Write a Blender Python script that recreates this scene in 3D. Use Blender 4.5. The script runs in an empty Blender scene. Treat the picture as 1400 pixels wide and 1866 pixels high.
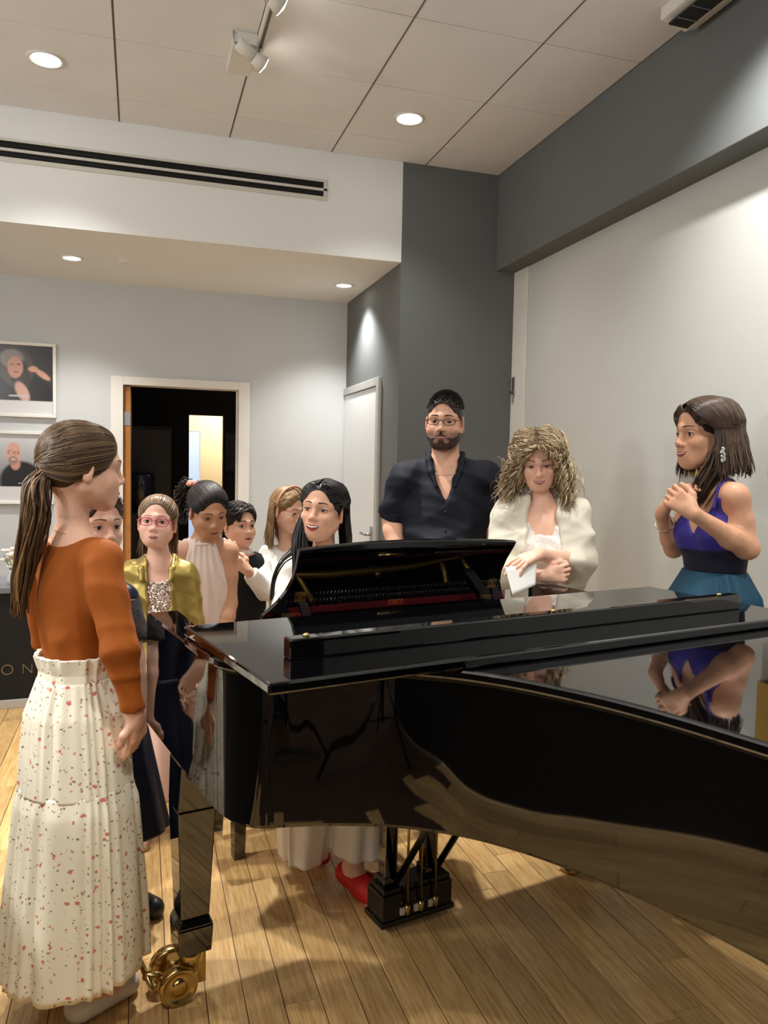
import bpy, bmesh, math, random
import numpy as np
from mathutils import Vector, Matrix

# ------------------------------------------------------------------ camera
SC = bpy.context.scene
COL = SC.collection
F_PX, YAW, PITCH, ROLL, CAM_H = 1423.87, 0.303574669, 0.0591997, -0.0202812911, 1.43
cy_, sy_, cp_, sp_ = math.cos(YAW), math.sin(YAW), math.cos(PITCH), math.sin(PITCH)
FW = np.array([sy_*cp_, cy_*cp_, -sp_])
r0 = np.array([cy_, -sy_, 0.0]); d0 = np.cross(FW, r0)
cr_, sr_ = math.cos(ROLL), math.sin(ROLL)
RT = cr_*r0 + sr_*d0
DN = -sr_*r0 + cr_*d0
CPOS = np.array([0.0, 0.0, CAM_H])
cam_data = bpy.data.cameras.new('camera')
cam = bpy.data.objects.new('camera', cam_data); COL.objects.link(cam)
cam_data.sensor_fit = 'VERTICAL'; cam_data.sensor_height = 36.0; cam_data.sensor_width = 27.0
cam_data.lens = 36.0*F_PX/1866.0
cam_data.clip_start = 0.05
cam.matrix_world = Matrix([[RT[0], -DN[0], -FW[0], 0], [RT[1], -DN[1], -FW[1], 0], [RT[2], -DN[2], -FW[2], CAM_H], [0, 0, 0, 1]])
SC.camera = cam

# ------------------------------------------------------------------ world, exposure
SC.view_settings.view_transform = 'Standard'; SC.view_settings.look = 'None'
SC.view_settings.exposure = 0.68; SC.view_settings.gamma = 1.0; SC.view_settings.use_curve_mapping = False
W = bpy.data.worlds.new('world'); SC.world = W; W.use_nodes = True
W.node_tree.nodes['Background'].inputs[0].default_value = (.9, .92, 1, 1)
W.node_tree.nodes['Background'].inputs[1].default_value = 0.05
SC.cycles.max_bounces = 8

WARM = (1.0, .985, .96)
CEIL_Z, SOFFIT_Z, SOFFIT_Y, BACK_Y, WALL_X, BEAM_X, SIDE_X, BEAM_Z = 3.33, 2.713, 4.763, 6.097, 2.372, 2.229, 1.572, 2.72
DOWNLIGHTS = [(-.432, 4.162), (1.405, 4.169), (-2.3, 4.16), (-.432, 2.3), (1.405, 2.0), (-.432, .4), (-2.3, 1.6), (1.405, .1), (-2.3, -.6), (.3, -1.6)]
SOFFIT_LIGHTS = [(-.417, 5.445), (1.393, 5.517), (-2.2, 5.45)]
def spot(name, loc, target, energy, size_deg, blend=.6, color=WARM, radius=.04):
    l = bpy.data.lights.new(name, 'SPOT'); l.energy = energy; l.spot_size = math.radians(size_deg); l.spot_blend = blend
    l.color = color; l.shadow_soft_size = radius
    o = bpy.data.objects.new(name, l); COL.objects.link(o); o.location = loc
    o.rotation_euler = (Vector(target)-Vector(loc)).to_track_quat('-Z', 'Y').to_euler()
    return o
E_DOWN = 95
E_EACH = [62, 34, 70, 50, 26, 60, 95, 30, 30, 12]
for (x, y), e in zip(DOWNLIGHTS, E_EACH):
    spot('downlight_lamp', (x, y, CEIL_Z-.03), (x, y, 0), e, 110, 1.0)
for (x, y) in SOFFIT_LIGHTS:
    spot('downlight_lamp', (x, y, SOFFIT_Z-.03), (x, y, 0), 60, 110, .9, (1, .99, .97))
# track heads: the rail over the piano, and a wall-washing row near the beam
spot('track_lamp', (.50, 3.78, 3.19), (.45, 2.5, 0.0), 190, 62, .6)
spot('track_lamp', (.58, 3.30, 3.19), (.3, 2.9, 1.0), 30, 60, .7)
spot('track_lamp', (-2.3, 2.75, 3.2), (-.15, 2.1, .9), 190, 40, .7)
spot('track_lamp', (.55, 1.0, 3.19), (.75, 1.9, 0), 60, 60, .6)
spot('track_lamp', (1.84, 2.15, 3.2), (2.37, 2.45, 1.85), 80, 100, 1.0)
spot('track_lamp', (1.84, .75, 3.2), (2.37, 1.3, 1.9), 85, 100, 1.0)
# added fill lamps without fixtures, out of view to the left and behind
def fill_lamp(x, y, z, e):
    l = bpy.data.lights.new('fill_lamp', 'POINT'); l.energy = e; l.color = WARM; l.shadow_soft_size = .12
    o = bpy.data.objects.new('fill_lamp', l); COL.objects.link(o); o.location = (x, y, z)
for (x, y, e) in ((-2.4, .3, 48), (-2.9, 2.7, 48), (-2.4, -1.9, 40), (.2, -2.2, 26)): fill_lamp(x, y, 2.5, e)

# ------------------------------------------------------------------ helpers
def srgb(r, g, b):
    f = lambda c: (c/12.92 if c <= .04045 else ((c+.055)/1.055)**2.4)
    return (f(r/255.), f(g/255.), f(b/255.), 1.0)
MATS = {}
def mat(name, col, rough=.5, metal=0.0, noise=None, bump=None, coat=0.0, emit=None, attr=None, sss=0.0, spec=None, sheen=0.0):
    """procedural principled material; noise=(scale, amount) mottles the colour, bump=(scale, strength)"""
    if name in MATS: return MATS[name]
    m = bpy.data.materials.new(name); m.use_nodes = True; MATS[name] = m
    nt = m.node_tree; b = nt.nodes['Principled BSDF']
    if len(col) == 3: col = srgb(*col)
    b.inputs['Base Color'].default_value = col
    b.inputs['Roughness'].default_value = rough; b.inputs['Metallic'].default_value = metal
    b.inputs['Coat Weight'].default_value = coat
    if coat: b.inputs['Coat Roughness'].default_value = .02
    if spec is not None: b.inputs['Specular IOR Level'].default_value = spec
    if sheen: b.inputs['Sheen Weight'].default_value = sheen
    if sss:
        b.inputs['Subsurface Weight'].default_value = sss; b.inputs['Subsurface Radius'].default_value = (.012, .005, .003); b.inputs['Subsurface Scale'].default_value = 1.0
    if emit:
        b.inputs['Emission Color'].default_value = emit[0]; b.inputs['Emission Strength'].default_value = emit[1]
    L = nt.links
    tc = nt.nodes.new('ShaderNodeTexCoord')
    src = None
    if attr:
        a = nt.nodes.new('ShaderNodeAttribute'); a.attribute_name = attr; src = a.outputs['Color']
    if noise:
        n = nt.nodes.new('ShaderNodeTexNoise'); n.inputs['Scale'].default_value = noise[0]; n.inputs['Detail'].default_value = 4
        L.new(tc.outputs['Object'], n.inputs['Vector'])
        mr = nt.nodes.new('ShaderNodeMapRange'); mr.inputs[1].default_value = .3; mr.inputs[2].default_value = .7
        mr.inputs[3].default_value = 1-noise[1]; mr.inputs[4].default_value = 1+noise[1]*.6
        L.new(n.outputs[0], mr.inputs[0])
        mx = nt.nodes.new('ShaderNodeMix'); mx.data_type = 'RGBA'; mx.blend_type = 'MULTIPLY'; mx.inputs[0].default_value = 1
        if src: L.new(src, mx.inputs[6])
        else: mx.inputs[6].default_value = col
        L.new(mr.outputs[0], mx.inputs[7]); src = mx.outputs[2]
    if src: L.new(src, b.inputs['Base Color'])
    if bump:
        n2 = nt.nodes.new('ShaderNodeTexNoise'); n2.inputs['Scale'].default_value = bump[0]; n2.inputs['Detail'].default_value = 3
        L.new(tc.outputs['Object'], n2.inputs['Vector'])
        bp = nt.nodes.new('ShaderNodeBump'); bp.inputs['Strength'].default_value = bump[1]; bp.inputs['Distance'].default_value = .004
        L.new(n2.outputs[0], bp.inputs['Height']); L.new(bp.outputs[0], b.inputs['Normal'])
    return m

def put(o, parent=None, label=None, cat=None, group=None, kind=None):
    if o.name not in COL.objects: COL.objects.link(o)
    if parent: o.parent = parent
    if label: o['label'] = label
    if cat: o['category'] = cat
    if group: o['group'] = group
    if kind: o['kind'] = kind
    return o
def empty(name, loc, rz=0, label=None, cat=None, group=None):
    o = bpy.data.objects.new(name, None); o.empty_display_size = .05
    o.location = loc; o.rotation_euler = (0, 0, rz)
    return put(o, None, label, cat, group)
def mesh_np(name, verts, faces, m, parent=None, smooth=True, cols=None, fmat=None, **kw):
    """verts Nx3, faces list of equal-length arrays (or list of arrays of quads / tris)"""
    me = bpy.data.meshes.new(name)
    verts = np.asarray(verts, np.float32)
    if isinstance(faces, np.ndarray): faces = [faces]
    faces = [np.asarray(f, np.int32) for f in faces if len(f)]
    nl = sum(f.size for f in faces); nf = sum(len(f) for f in faces)
    me.vertices.add(len(verts)); me.vertices.foreach_set('co', verts.ravel())
    me.loops.add(nl); me.loops.foreach_set('vertex_index', np.concatenate([f.ravel() for f in faces]))
    starts = []; s = 0
    for f in faces:
        starts.append(s+np.arange(len(f))*f.shape[1]); s += f.size
    me.polygons.add(nf); me.polygons.foreach_set('loop_start', np.concatenate(starts).astype(np.int32))
    if smooth: me.polygons.foreach_set('use_smooth', np.ones(nf, bool))
    for mm in (m if isinstance(m, (list, tuple)) else [m]): me.materials.append(mm)
    if fmat is not None: me.polygons.foreach_set('material_index', np.asarray(fmat, np.int32))
    me.update(calc_edges=True)
    if cols is not None:
        a = me.color_attributes.new('Col', 'FLOAT_COLOR', 'POINT')
        c = np.ones((len(verts), 4), np.float32); c[:, :3] = cols; a.data.foreach_set('color', c.ravel())
    o = bpy.data.objects.new(name, me)
    return put(o, parent, **kw)

class B:
    """collects shapes into one bmesh"""
    def __init__(s): s.bm = bmesh.new()
    def box(s, x0, x1, y0, y1, z0, z1, mi=0):
        v = [s.bm.verts.new(p) for p in ((x0,y0,z0),(x1,y0,z0),(x1,y1,z0),(x0,y1,z0),(x0,y0,z1),(x1,y0,z1),(x1,y1,z1),(x0,y1,z1))]
        for q in ((0,3,2,1),(4,5,6,7),(0,1,5,4),(1,2,6,5),(2,3,7,6),(3,0,4,7)):
            f = s.bm.faces.new([v[i] for i in q]); f.material_index = mi
        return s
    def frustum(s, c0, h0, c1, h1, mi=0):
        """box between two rectangles: centre (x,y,z), half sizes (hx,hy)"""
        v = [s.bm.verts.new((c[0]+a*h[0], c[1]+b*h[1], c[2])) for c, h in ((c0, h0), (c1, h1)) for a, b in ((-1,-1),(1,-1),(1,1),(-1,1))]
        for q in ((0,3,2,1),(4,5,6,7),(0,1,5,4),(1,2,6,5),(2,3,7,6),(3,0,4,7)):
            f = s.bm.faces.new([v[i] for i in q]); f.material_index = mi
        return s
    def prism(s, pts, lift, mi=0):
        """polygon pts (3-D) extruded by vector lift"""
        a = [s.bm.verts.new(p) for p in pts]; b = [s.bm.verts.new((p[0]+lift[0], p[1]+lift[1], p[2]+lift[2])) for p in pts]
        n = len(a)
        f = s.bm.faces.new(a[::-1]); f.material_index = mi
        f = s.bm.faces.new(b); f.material_index = mi
        for i in range(n):
            f = s.bm.faces.new([a[i], a[(i+1) % n], b[(i+1) % n], b[i]]); f.material_index = mi
        return s
    def tube(s, pts, rad, n=8, mi=0, caps=True):
        pts = [Vector(p) for p in pts]; rads = rad if isinstance(rad, (list, tuple)) else [rad]*len(pts)
        rings = []; prev = None
        for i, p in enumerate(pts):
            t = (pts[min(i+1, len(pts)-1)]-pts[max(i-1, 0)]).normalized()
            if prev is None:
                u = t.orthogonal().normalized()
            else:
                u = (prev - t*prev.dot(t)).normalized()
            prev = u; w = t.cross(u)
            rings.append([s.bm.verts.new(p+(u*math.cos(2*math.pi*k/n)+w*math.sin(2*math.pi*k/n))*rads[i]) for k in range(n)])
        for a, b in zip(rings, rings[1:]):
            for k in range(n):
                f = s.bm.faces.new([a[k], a[(k+1) % n], b[(k+1) % n], b[k]]); f.material_index = mi; f.smooth = True
        if caps:
            s.bm.faces.new(rings[0][::-1]).material_index = mi; s.bm.faces.new(rings[-1]).material_index = mi
        return s
    def lathe(s, prof, c=(0,0,0), axis=(0,0,1), n=24, mi=0):
        """profile [(r, h)] turned around axis through c"""
        ax = Vector(axis).normalized(); u = ax.orthogonal().normalized(); w = ax.cross(u); c = Vector(c)
        rings = []
        for r, h in prof:
            rings.append([s.bm.verts.new(c+ax*h+(u*math.cos(2*math.pi*k/n)+w*math.sin(2*math.pi*k/n))*max(r, 1e-4)) for k in range(n)])
        for a, b in zip(rings, rings[1:]):
            for k in range(n):
                f = s.bm.faces.new([a[k], a[(k+1) % n], b[(k+1) % n], b[k]]); f.material_index = mi; f.smooth = True
        s.bm.faces.new(rings[0][::-1]).material_index = mi; s.bm.faces.new(rings[-1]).material_index = mi
        return s
    def done(s, name, m, parent=None, bevel=0, loc=None, smooth=False, **kw):
        bmesh.ops.recalc_face_normals(s.bm, faces=s.bm.faces)
        me = bpy.data.meshes.new(name); s.bm.to_mesh(me); s.bm.free()
        for mm in (m if isinstance(m, (list, tuple)) else [m]): me.materials.append(mm)
        o = bpy.data.objects.new(name, me)
        if loc: o.location = loc
        if smooth: me.polygons.foreach_set('use_smooth', [True]*len(me.polygons))
        if bevel:
            md = o.modifiers.new('bevel', 'BEVEL'); md.width = bevel; md.segments = 2; md.limit_method = 'ANGLE'; md.angle_limit = math.radians(40); md.harden_normals = False
        return put(o, parent, **kw)
def structure(b, name, m, parent=None, bevel=0):
    return b.done(name, m, parent, bevel, kind='structure')
def Wp(px, py, d):
    """a point seen at pixel (px,py) of the 1400x1866 frame, d metres along the view axis"""
    return CPOS + FW*d + RT*((px-700)/F_PX*d) + DN*((py-933)/F_PX*d)

# ------------------------------------------------------------------ materials of the setting
M_CEIL = mat('ceiling_tile', (234, 234, 234), .95, noise=(3, .03), bump=(260, .25))
M_GRID = mat('ceiling_grid', (120, 114, 106), .7)
M_SOFF = mat('soffit_paint', (232, 233, 230), .85, noise=(2, .02))
M_GREY = mat('grey_wall_paint', (196, 198, 198), .85, noise=(2, .03), bump=(180, .06))
M_DARK = mat('dark_grey_paint', (102, 105, 104), .8, noise=(2, .04), bump=(180, .06))
M_WHITE = mat('white_wall_paint', (198, 199, 193), .8, noise=(1.5, .02))
M_TRIM = mat('white_trim', (226, 222, 214), .45)
M_WOODDOOR = mat('oak_door_edge', (176, 118, 58), .5, noise=(14, .2))
M_BLACK = mat('black_cloth', (10, 10, 11), .8)
M_METAL = mat('brushed_steel', (176, 176, 176), .35, 1.0)
M_BACK = mat('rear_wall', (64, 60, 56), .9)

def planks_material():
    m = bpy.data.materials.new('bamboo_plank'); m.use_nodes = True; nt = m.node_tree; b = nt.nodes['Principled BSDF']; L = nt.links
    tc = nt.nodes.new('ShaderNodeTexCoord'); oi = nt.nodes.new('ShaderNodeObjectInfo')
    add = nt.nodes.new('ShaderNodeVectorMath'); add.operation = 'ADD'
    mul = nt.nodes.new('ShaderNodeMath'); mul.operation = 'MULTIPLY'; mul.inputs[1].default_value = 37.0
    L.new(oi.outputs['Random'], mul.inputs[0])
    L.new(tc.outputs['Object'], add.inputs[0]); L.new(mul.outputs[0], add.inputs[1])
    mp = nt.nodes.new('ShaderNodeMapping'); mp.inputs['Scale'].default_value = (95, 7, 40); L.new(add.outputs[0], mp.inputs[0])
    n = nt.nodes.new('ShaderNodeTexNoise'); n.inputs['Scale'].default_value = 1; n.inputs['Detail'].default_value = 5; n.inputs['Roughness'].default_value = .65
    L.new(mp.outputs[0], n.inputs['Vector'])
    cr = nt.nodes.new('ShaderNodeValToRGB'); cr.color_ramp.elements[0].position = .32; cr.color_ramp.elements[1].position = .68
    cr.color_ramp.elements[0].color = srgb(192, 146, 86); cr.color_ramp.elements[1].color = srgb(236, 198, 136)
    L.new(n.outputs[0], cr.inputs[0])
    mr = nt.nodes.new('ShaderNodeMapRange'); mr.inputs[3].default_value = .78; mr.inputs[4].default_value = 1.08; L.new(oi.outputs['Random'], mr.inputs[0])
    mx = nt.nodes.new('ShaderNodeMix'); mx.data_type = 'RGBA'; mx.blend_type = 'MULTIPLY'; mx.inputs[0].default_value = 1
    L.new(cr.outputs[0], mx.inputs[6]); L.new(mr.outputs[0], mx.inputs[7]); L.new(mx.outputs[2], b.inputs['Base Color'])
    b.inputs['Roughness'].default_value = .38; b.inputs['Specular IOR Level'].default_value = .35
    bp = nt.nodes.new('ShaderNodeBump'); bp.inputs['Strength'].default_value = .12; bp.inputs['Distance'].default_value = .002
    L.new(n.outputs[0], bp.inputs['Height']); L.new(bp.outputs[0], b.inputs['Normal'])
    return m
M_PLANK = planks_material()
M_FLOORBASE = mat('floor_base', (72, 48, 26), .6, noise=(8, .3))

# ------------------------------------------------------------------ floor
XL, YN, XR = -4.2, -3.6, WALL_X
floor = structure(B().box(XL, XR+.1, YN, 9.2, -.14, -.002), 'floor', M_FLOORBASE)
PW, PL, PH = .0985, .915, .014
b = B().box(-PW/2+.0012, PW/2-.0012, -PL/2+.0008, PL/2-.0008, -PH, 0); plank_me = None
rnd = random.Random(4)
for i in range(-13, 22):
    x = .27+PW*(i+.5); y = .4+rnd.random()*PL
    while y < 6.6:
        if plank_me is None:
            o = b.done('plank', M_PLANK, floor, .0012); plank_me = o.data
        else:
            o = bpy.data.objects.new('plank', plank_me); COL.objects.link(o); o.parent = floor
            md = o.modifiers.new('bevel', 'BEVEL'); md.width = .0012; md.segments = 1
        o.location = (x, y, 0); y += PL
# ------------------------------------------------------------------ ceiling
ceil = structure(B().box(XL, XR+.1, YN, SOFFIT_Y+.02, CEIL_Z+.02, CEIL_Z+.1), 'ceiling', M_GRID)
TS = .6115; tile_me = None
xs = [-.113+TS*k for k in range(-3, 4)]+[BEAM_X]; ys = [3.862+TS*k for k in range(-6, 2)]+[SOFFIT_Y]
def one_tile(x0, x1, y0, y1):
    if x1-x0 < .1: return
    B().box(x0+.0035, x1-.0035, y0+.0025, y1-.0025, CEIL_Z, CEIL_Z+.02).done('ceiling_tile', M_CEIL, ceil, .002)
for i in range(len(xs)-1):
    for j in range(len(ys)-1): one_tile(xs[i], xs[i+1], ys[j], ys[j+1])
structure(B().box(XL, xs[0]-.004, YN, SOFFIT_Y, CEIL_Z, CEIL_Z+.02).box(xs[0]-.004, BEAM_X, YN, ys[0]-.003, CEIL_Z, CEIL_Z+.02), 'ceiling_far_field', M_CEIL, ceil)
# main tee rails show as a fine double line along the room
for x in xs[:-1]:
    B().box(x-.0012, x+.0012, ys[0], SOFFIT_Y, CEIL_Z-.0015, CEIL_Z+.02).done('tee_rail', M_GRID, ceil)
# ------------------------------------------------------------------ soffit, back wall with door opening
structure(B().box(XL, SIDE_X, SOFFIT_Y, BACK_Y, SOFFIT_Z, CEIL_Z+.1), 'ceiling_soffit', M_SOFF)
DX0, DX1, DZ = -.118, .722, 1.985
structure(B().box(XL, DX0-.02, BACK_Y, BACK_Y+.12, 0, SOFFIT_Z).box(DX1+.02, SIDE_X+.1, BACK_Y, BACK_Y+.12, 0, SOFFIT_Z).box(DX0-.02, DX1+.02, BACK_Y, BACK_Y+.12, DZ+.02, SOFFIT_Z), 'wall_back', M_GREY)
fr = B()
fr.box(DX0-.085, DX0, BACK_Y-.018, BACK_Y+.0, 0, DZ+.06).box(DX1, DX1+.085, BACK_Y-.018, BACK_Y, 0, DZ+.06).box(DX0, DX1, BACK_Y-.018, BACK_Y, DZ, DZ+.06)
fr.box(DX0-.02, DX0, BACK_Y, BACK_Y+.13, 0, DZ).box(DX1, DX1+.02, BACK_Y, BACK_Y+.13, 0, DZ).box(DX0-.02, DX1+.02, BACK_Y, BACK_Y+.13, DZ, DZ+.02)
fr.box(DX0, DX0+.012, BACK_Y+.05, BACK_Y+.07, 0, DZ).box(DX1-.012, DX1, BACK_Y+.05, BACK_Y+.07, 0, DZ)
structure(fr, 'trim_1', M_TRIM, None, .003)
# open oak door folded back into the rear room, with its hinges
door1 = structure(B().box(DX0+.004, DX0+.052, BACK_Y+.022, BACK_Y+.86, .01, DZ-.01), 'door_1', M_WOODDOOR, None, .002)
for z in (.3, 1.74):
    B().box(DX0+.006, DX0+.05, BACK_Y+.016, BACK_Y+.023, z-.05, z+.05).done('hinge', M_METAL, door1)
# rear room
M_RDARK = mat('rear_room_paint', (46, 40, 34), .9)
ry0, ry1 = BACK_Y+.12, 8.6
LX0, LX1, LZ = .50, .86, 1.93
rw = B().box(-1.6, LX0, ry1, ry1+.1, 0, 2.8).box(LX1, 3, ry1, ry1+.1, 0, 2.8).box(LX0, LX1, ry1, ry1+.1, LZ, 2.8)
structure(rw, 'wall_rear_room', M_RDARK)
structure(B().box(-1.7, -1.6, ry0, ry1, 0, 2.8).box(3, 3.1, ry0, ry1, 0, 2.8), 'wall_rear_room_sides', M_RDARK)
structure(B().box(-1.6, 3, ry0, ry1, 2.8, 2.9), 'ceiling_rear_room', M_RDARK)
# lit passage beyond
M_CREAM = mat('cream_wall', (222, 210, 184), .8)
structure(B().box(.3, 1.6, 10.0, 10.1, 0, 2.4).box(.2, .3, ry1+.1, 10.1, 0, 2.4).box(1.6, 1.7, ry1+.1, 10.1, 0, 2.4), 'wall_passage', M_CREAM)
structure(B().box(.3, 1.6, ry1+.1, 10.0, 2.4, 2.5), 'ceiling_passage', M_CREAM)
structure(B().box(.3, 1.6, 9.2, 10.0, -.1, 0), 'floor_passage', M_FLOORBASE)
pl = bpy.data.lights.new('passage_lamp', 'POINT'); pl.energy = 26; pl.color = (1, .92, .78); pl.shadow_soft_size = .1
po = bpy.data.objects.new('passage_lamp', pl); COL.objects.link(po); po.location = (1.1, 9.35, 2.2)
pr = bpy.data.lights.new('rear_fill', 'POINT'); pr.energy = 3; pr.shadow_soft_size = .2; pro = bpy.data.objects.new('rear_fill', pr); COL.objects.link(pro); pro.location = (1.6, 6.9, 2.4)  # added fill lamp, lifts the dark rear room a little
wn = structure(B().box(.50, .535, 9.96, 10.0, .0, 1.85).box(.715, .75, 9.96, 10.0, .0, 1.85).box(.535, .715, 9.96, 10.0, 1.81, 1.85), 'window_1', M_CREAM)
B().box(.535, .715, 9.975, 9.99, .0, 1.81).done('pane', mat('daylight_pane', (150, 170, 215), .3, emit=((.36, .45, .66, 1), .6)), wn, label='pale blue daylit pane')
# rear room furniture
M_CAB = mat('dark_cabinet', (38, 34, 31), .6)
cab = empty('tall_cabinet', (.12, 7.75, 0), 0, 'tall dark cabinet in the unlit room behind the open doorway', 'cabinet')
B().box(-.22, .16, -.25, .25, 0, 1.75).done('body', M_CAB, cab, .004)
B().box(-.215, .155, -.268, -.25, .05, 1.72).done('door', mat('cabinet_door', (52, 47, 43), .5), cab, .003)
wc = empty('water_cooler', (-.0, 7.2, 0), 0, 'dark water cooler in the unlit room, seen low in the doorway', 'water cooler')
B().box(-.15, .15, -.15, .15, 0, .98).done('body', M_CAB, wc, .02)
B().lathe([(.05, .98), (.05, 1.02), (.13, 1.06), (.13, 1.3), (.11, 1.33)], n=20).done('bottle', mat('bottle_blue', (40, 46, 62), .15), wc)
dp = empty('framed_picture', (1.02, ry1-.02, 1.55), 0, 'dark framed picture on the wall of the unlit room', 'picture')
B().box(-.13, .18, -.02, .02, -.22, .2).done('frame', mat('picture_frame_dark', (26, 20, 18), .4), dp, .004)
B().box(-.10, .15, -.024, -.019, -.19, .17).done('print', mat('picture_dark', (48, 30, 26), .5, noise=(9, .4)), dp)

# ------------------------------------------------------------------ side wall with white door, column, beam, white wall
structure(B().box(SIDE_X, WALL_X+.15, SOFFIT_Y, BACK_Y+.12, 0, CEIL_Z+.1), 'wall_side', M_DARK)
d2 = structure(B().box(SIDE_X-.012, SIDE_X, 5.20, 6.085, .01, 1.975), 'door_2', mat('white_door', (232, 236, 238), .5), None, .002)
structure(B().box(SIDE_X-.022, SIDE_X, 5.135, 5.195, 0, 2.035).box(SIDE_X-.022, SIDE_X, 5.195, 6.09, 1.98, 2.035), 'trim_2', mat('door_casing_grey', (178, 178, 174), .5), None, .003)
hd = B().box(SIDE_X-.02, SIDE_X-.012, 5.235, 5.285, .86, 1.0).tube([(SIDE_X-.012, 5.26, .945), (SIDE_X-.06, 5.26, .945)], .011).tube([(SIDE_X-.06, 5.25, .945), (SIDE_X-.06, 5.38, .945)], .01)
hd.done('handle', M_METAL, d2, label='steel lever handle')
structure(B().box(BEAM_X, WALL_X+.15, YN, SOFFIT_Y, BEAM_Z, CEIL_Z+.1), 'wall_beam', M_DARK, None, .004)
structure(B().box(WALL_X, WALL_X+.12, YN, SOFFIT_Y, 0, BEAM_Z), 'wall_right', M_WHITE)
# vertical panel edge and latch by the column
tr = structure(B().box(WALL_X-.012, WALL_X, 4.57, SOFFIT_Y-.002, 0, BEAM_Z-.002), 'trim_3', M_TRIM, None, .003)
lt = B().box(WALL_X-.02, WALL_X-.012, 4.70, 4.735, 1.9, 2.03).box(WALL_X-.03, WALL_X-.012, 4.69, 4.745, 1.925, 1.938)
lt.tube([(WALL_X-.02, 4.717, 1.93), (WALL_X-.02, 4.717, 1.86)], .006)
lt.done('latch', M_METAL, tr, label='small steel latch on panel edge')
structure(B().box(XL-.1, XL, YN, BACK_Y, 0, CEIL_Z+.1), 'wall_left', M_GREY)
structure(B().box(XL, XR+.1, YN-.1, YN, 0, CEIL_Z+.1), 'wall_front', M_BACK)
structure(B().box(XL, DX0-.09, BACK_Y-.014, BACK_Y, 0, .1).box(DX1+.09, SIDE_X, BACK_Y-.014, BACK_Y, 0, .1), 'baseboard_back', M_TRIM, None, .003)

# ------------------------------------------------------------------ linear air vent in the soffit face
vt = empty('air_vent', (0, SOFFIT_Y, 3.095), 0, 'long white linear air vent with two black slots in the soffit face', 'air vent')
M_VENT = mat('vent_white', (206, 203, 194), .5)
vb = B()
x0, x1 = -2.2, 1.086
vb.box(x0, x1, -.008, 0, .047, .062).box(x0, x1, -.008, 0, -.062, -.038).box(x0, x1, -.008, 0, -.006, .010).box(x1-.022, x1, -.008, 0, -.038, .047)
vb.done('vent_frame', M_VENT, vt, .0015)
for z0, z1 in ((.010, .047), (-.038, -.006)):
    B().box(x0, x1-.022, -.004, -.001, z0, z1).done('vent_slot', mat('vent_black', (8, 8, 8), .9), vt)
    B().box(x0, x1-.022, -.006, -.001, (z0+z1)/2-.003, (z0+z1)/2-.0005).done('vent_blade', mat('vent_blade', (30, 30, 30), .5), vt)

# ------------------------------------------------------------------ downlights
M_LAMP = mat('lamp_glow', (255, 250, 240), .4, emit=((1, .93, .82, 1), 14))
M_RING = mat('lamp_ring', (226, 224, 220), .35)
def downlight(x, y, z, label, group, r=.074):
    t = empty('downlight', (x, y, z), 0, label, 'ceiling light', group)
    B().lathe([(r, 0), (r+.014, 0), (r+.012, -.005), (r, -.007), (r-.006, -.004), (r-.01, -.001)]).done('trim_ring', M_RING, t)
    B().lathe([(r-.008, -.0005), (r-.02, -.003), (.02, -.0035)]).done('lamp', M_LAMP, t)
    return t
for (x, y), lab in zip(DOWNLIGHTS, ('recessed downlight in the ceiling tiles, leftmost near the air vent', 'recessed downlight in the ceiling tiles, right of the track light')):
    downlight(x, y, CEIL_Z, lab, 'recessed ceiling downlights')
for (x, y), lab in zip(SOFFIT_LIGHTS, ('recessed downlight in the white soffit, left above the framed posters', 'recessed downlight in the white soffit near the white side door')):
    downlight(x, y, SOFFIT_Z, lab, 'recessed soffit downlights', .06)
sd = empty('smoke_detector', (-.094, 5.416, SOFFIT_Z), 0, 'small flat white disc detector on the soffit underside', 'detector')
B().lathe([(.045, 0), (.045, -.006), (.035, -.012), (.01, -.013)]).done('detector_body', M_RING, sd)

# ------------------------------------------------------------------ track light
M_TRK = mat('track_white', (222, 219, 210), .4)
tk = empty('track_light', (.515, 3.2, CEIL_Z), 0, 'white track rail on the ceiling carrying small spot heads', 'track light')
B().box(-.018, .018, -2.4, .68, -.032, 0).done('rail', M_TRK, tk, .003)
B().box(-.007, .007, -2.4, .55, -.0335, -.031).done('rail_slot', mat('slot_grey', (96, 92, 86), .6), tk)
B().box(-.125, -.018, .40, .70, -.05, 0).done('feed_box', M_TRK, tk, .004)
def track_head(x, y, z, t):
    p = Vector((x, y, z)); t = Vector(t).normalized()
    h = B().tube([p-t*.085, p-t*.08, p+t*.0], [.022, .029, .029], 16).tube([p-t*.01, p+t*.02, p+t*.055], [.024, .030, .041], 16)
    ob = h.done('spot_head', M_TRK, tk)
    B().tube([(0, y+.03, -.03), (0, y+.03, z+.03), p-t*.03], .008, 8).done('stem', M_TRK, ob)
    q = p-t*.085; B().tube([q+Vector((0, .0, .03)), q-t*.02+Vector((0, 0, .034)), q-t*.02-Vector((0, 0, .01)), q-Vector((0, 0, .012))], .004, 6).done('wire_loop', M_METAL, ob)
    B().lathe([(.038, 0), (.036, .005), (.012, .012)], c=p+t*.053, axis=t).done('lamp', M_LAMP, ob)
for y in (.43, -.045, -1.1, -2.1): track_head(-.035, y, -.085, (.86, .30, -.42))
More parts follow.
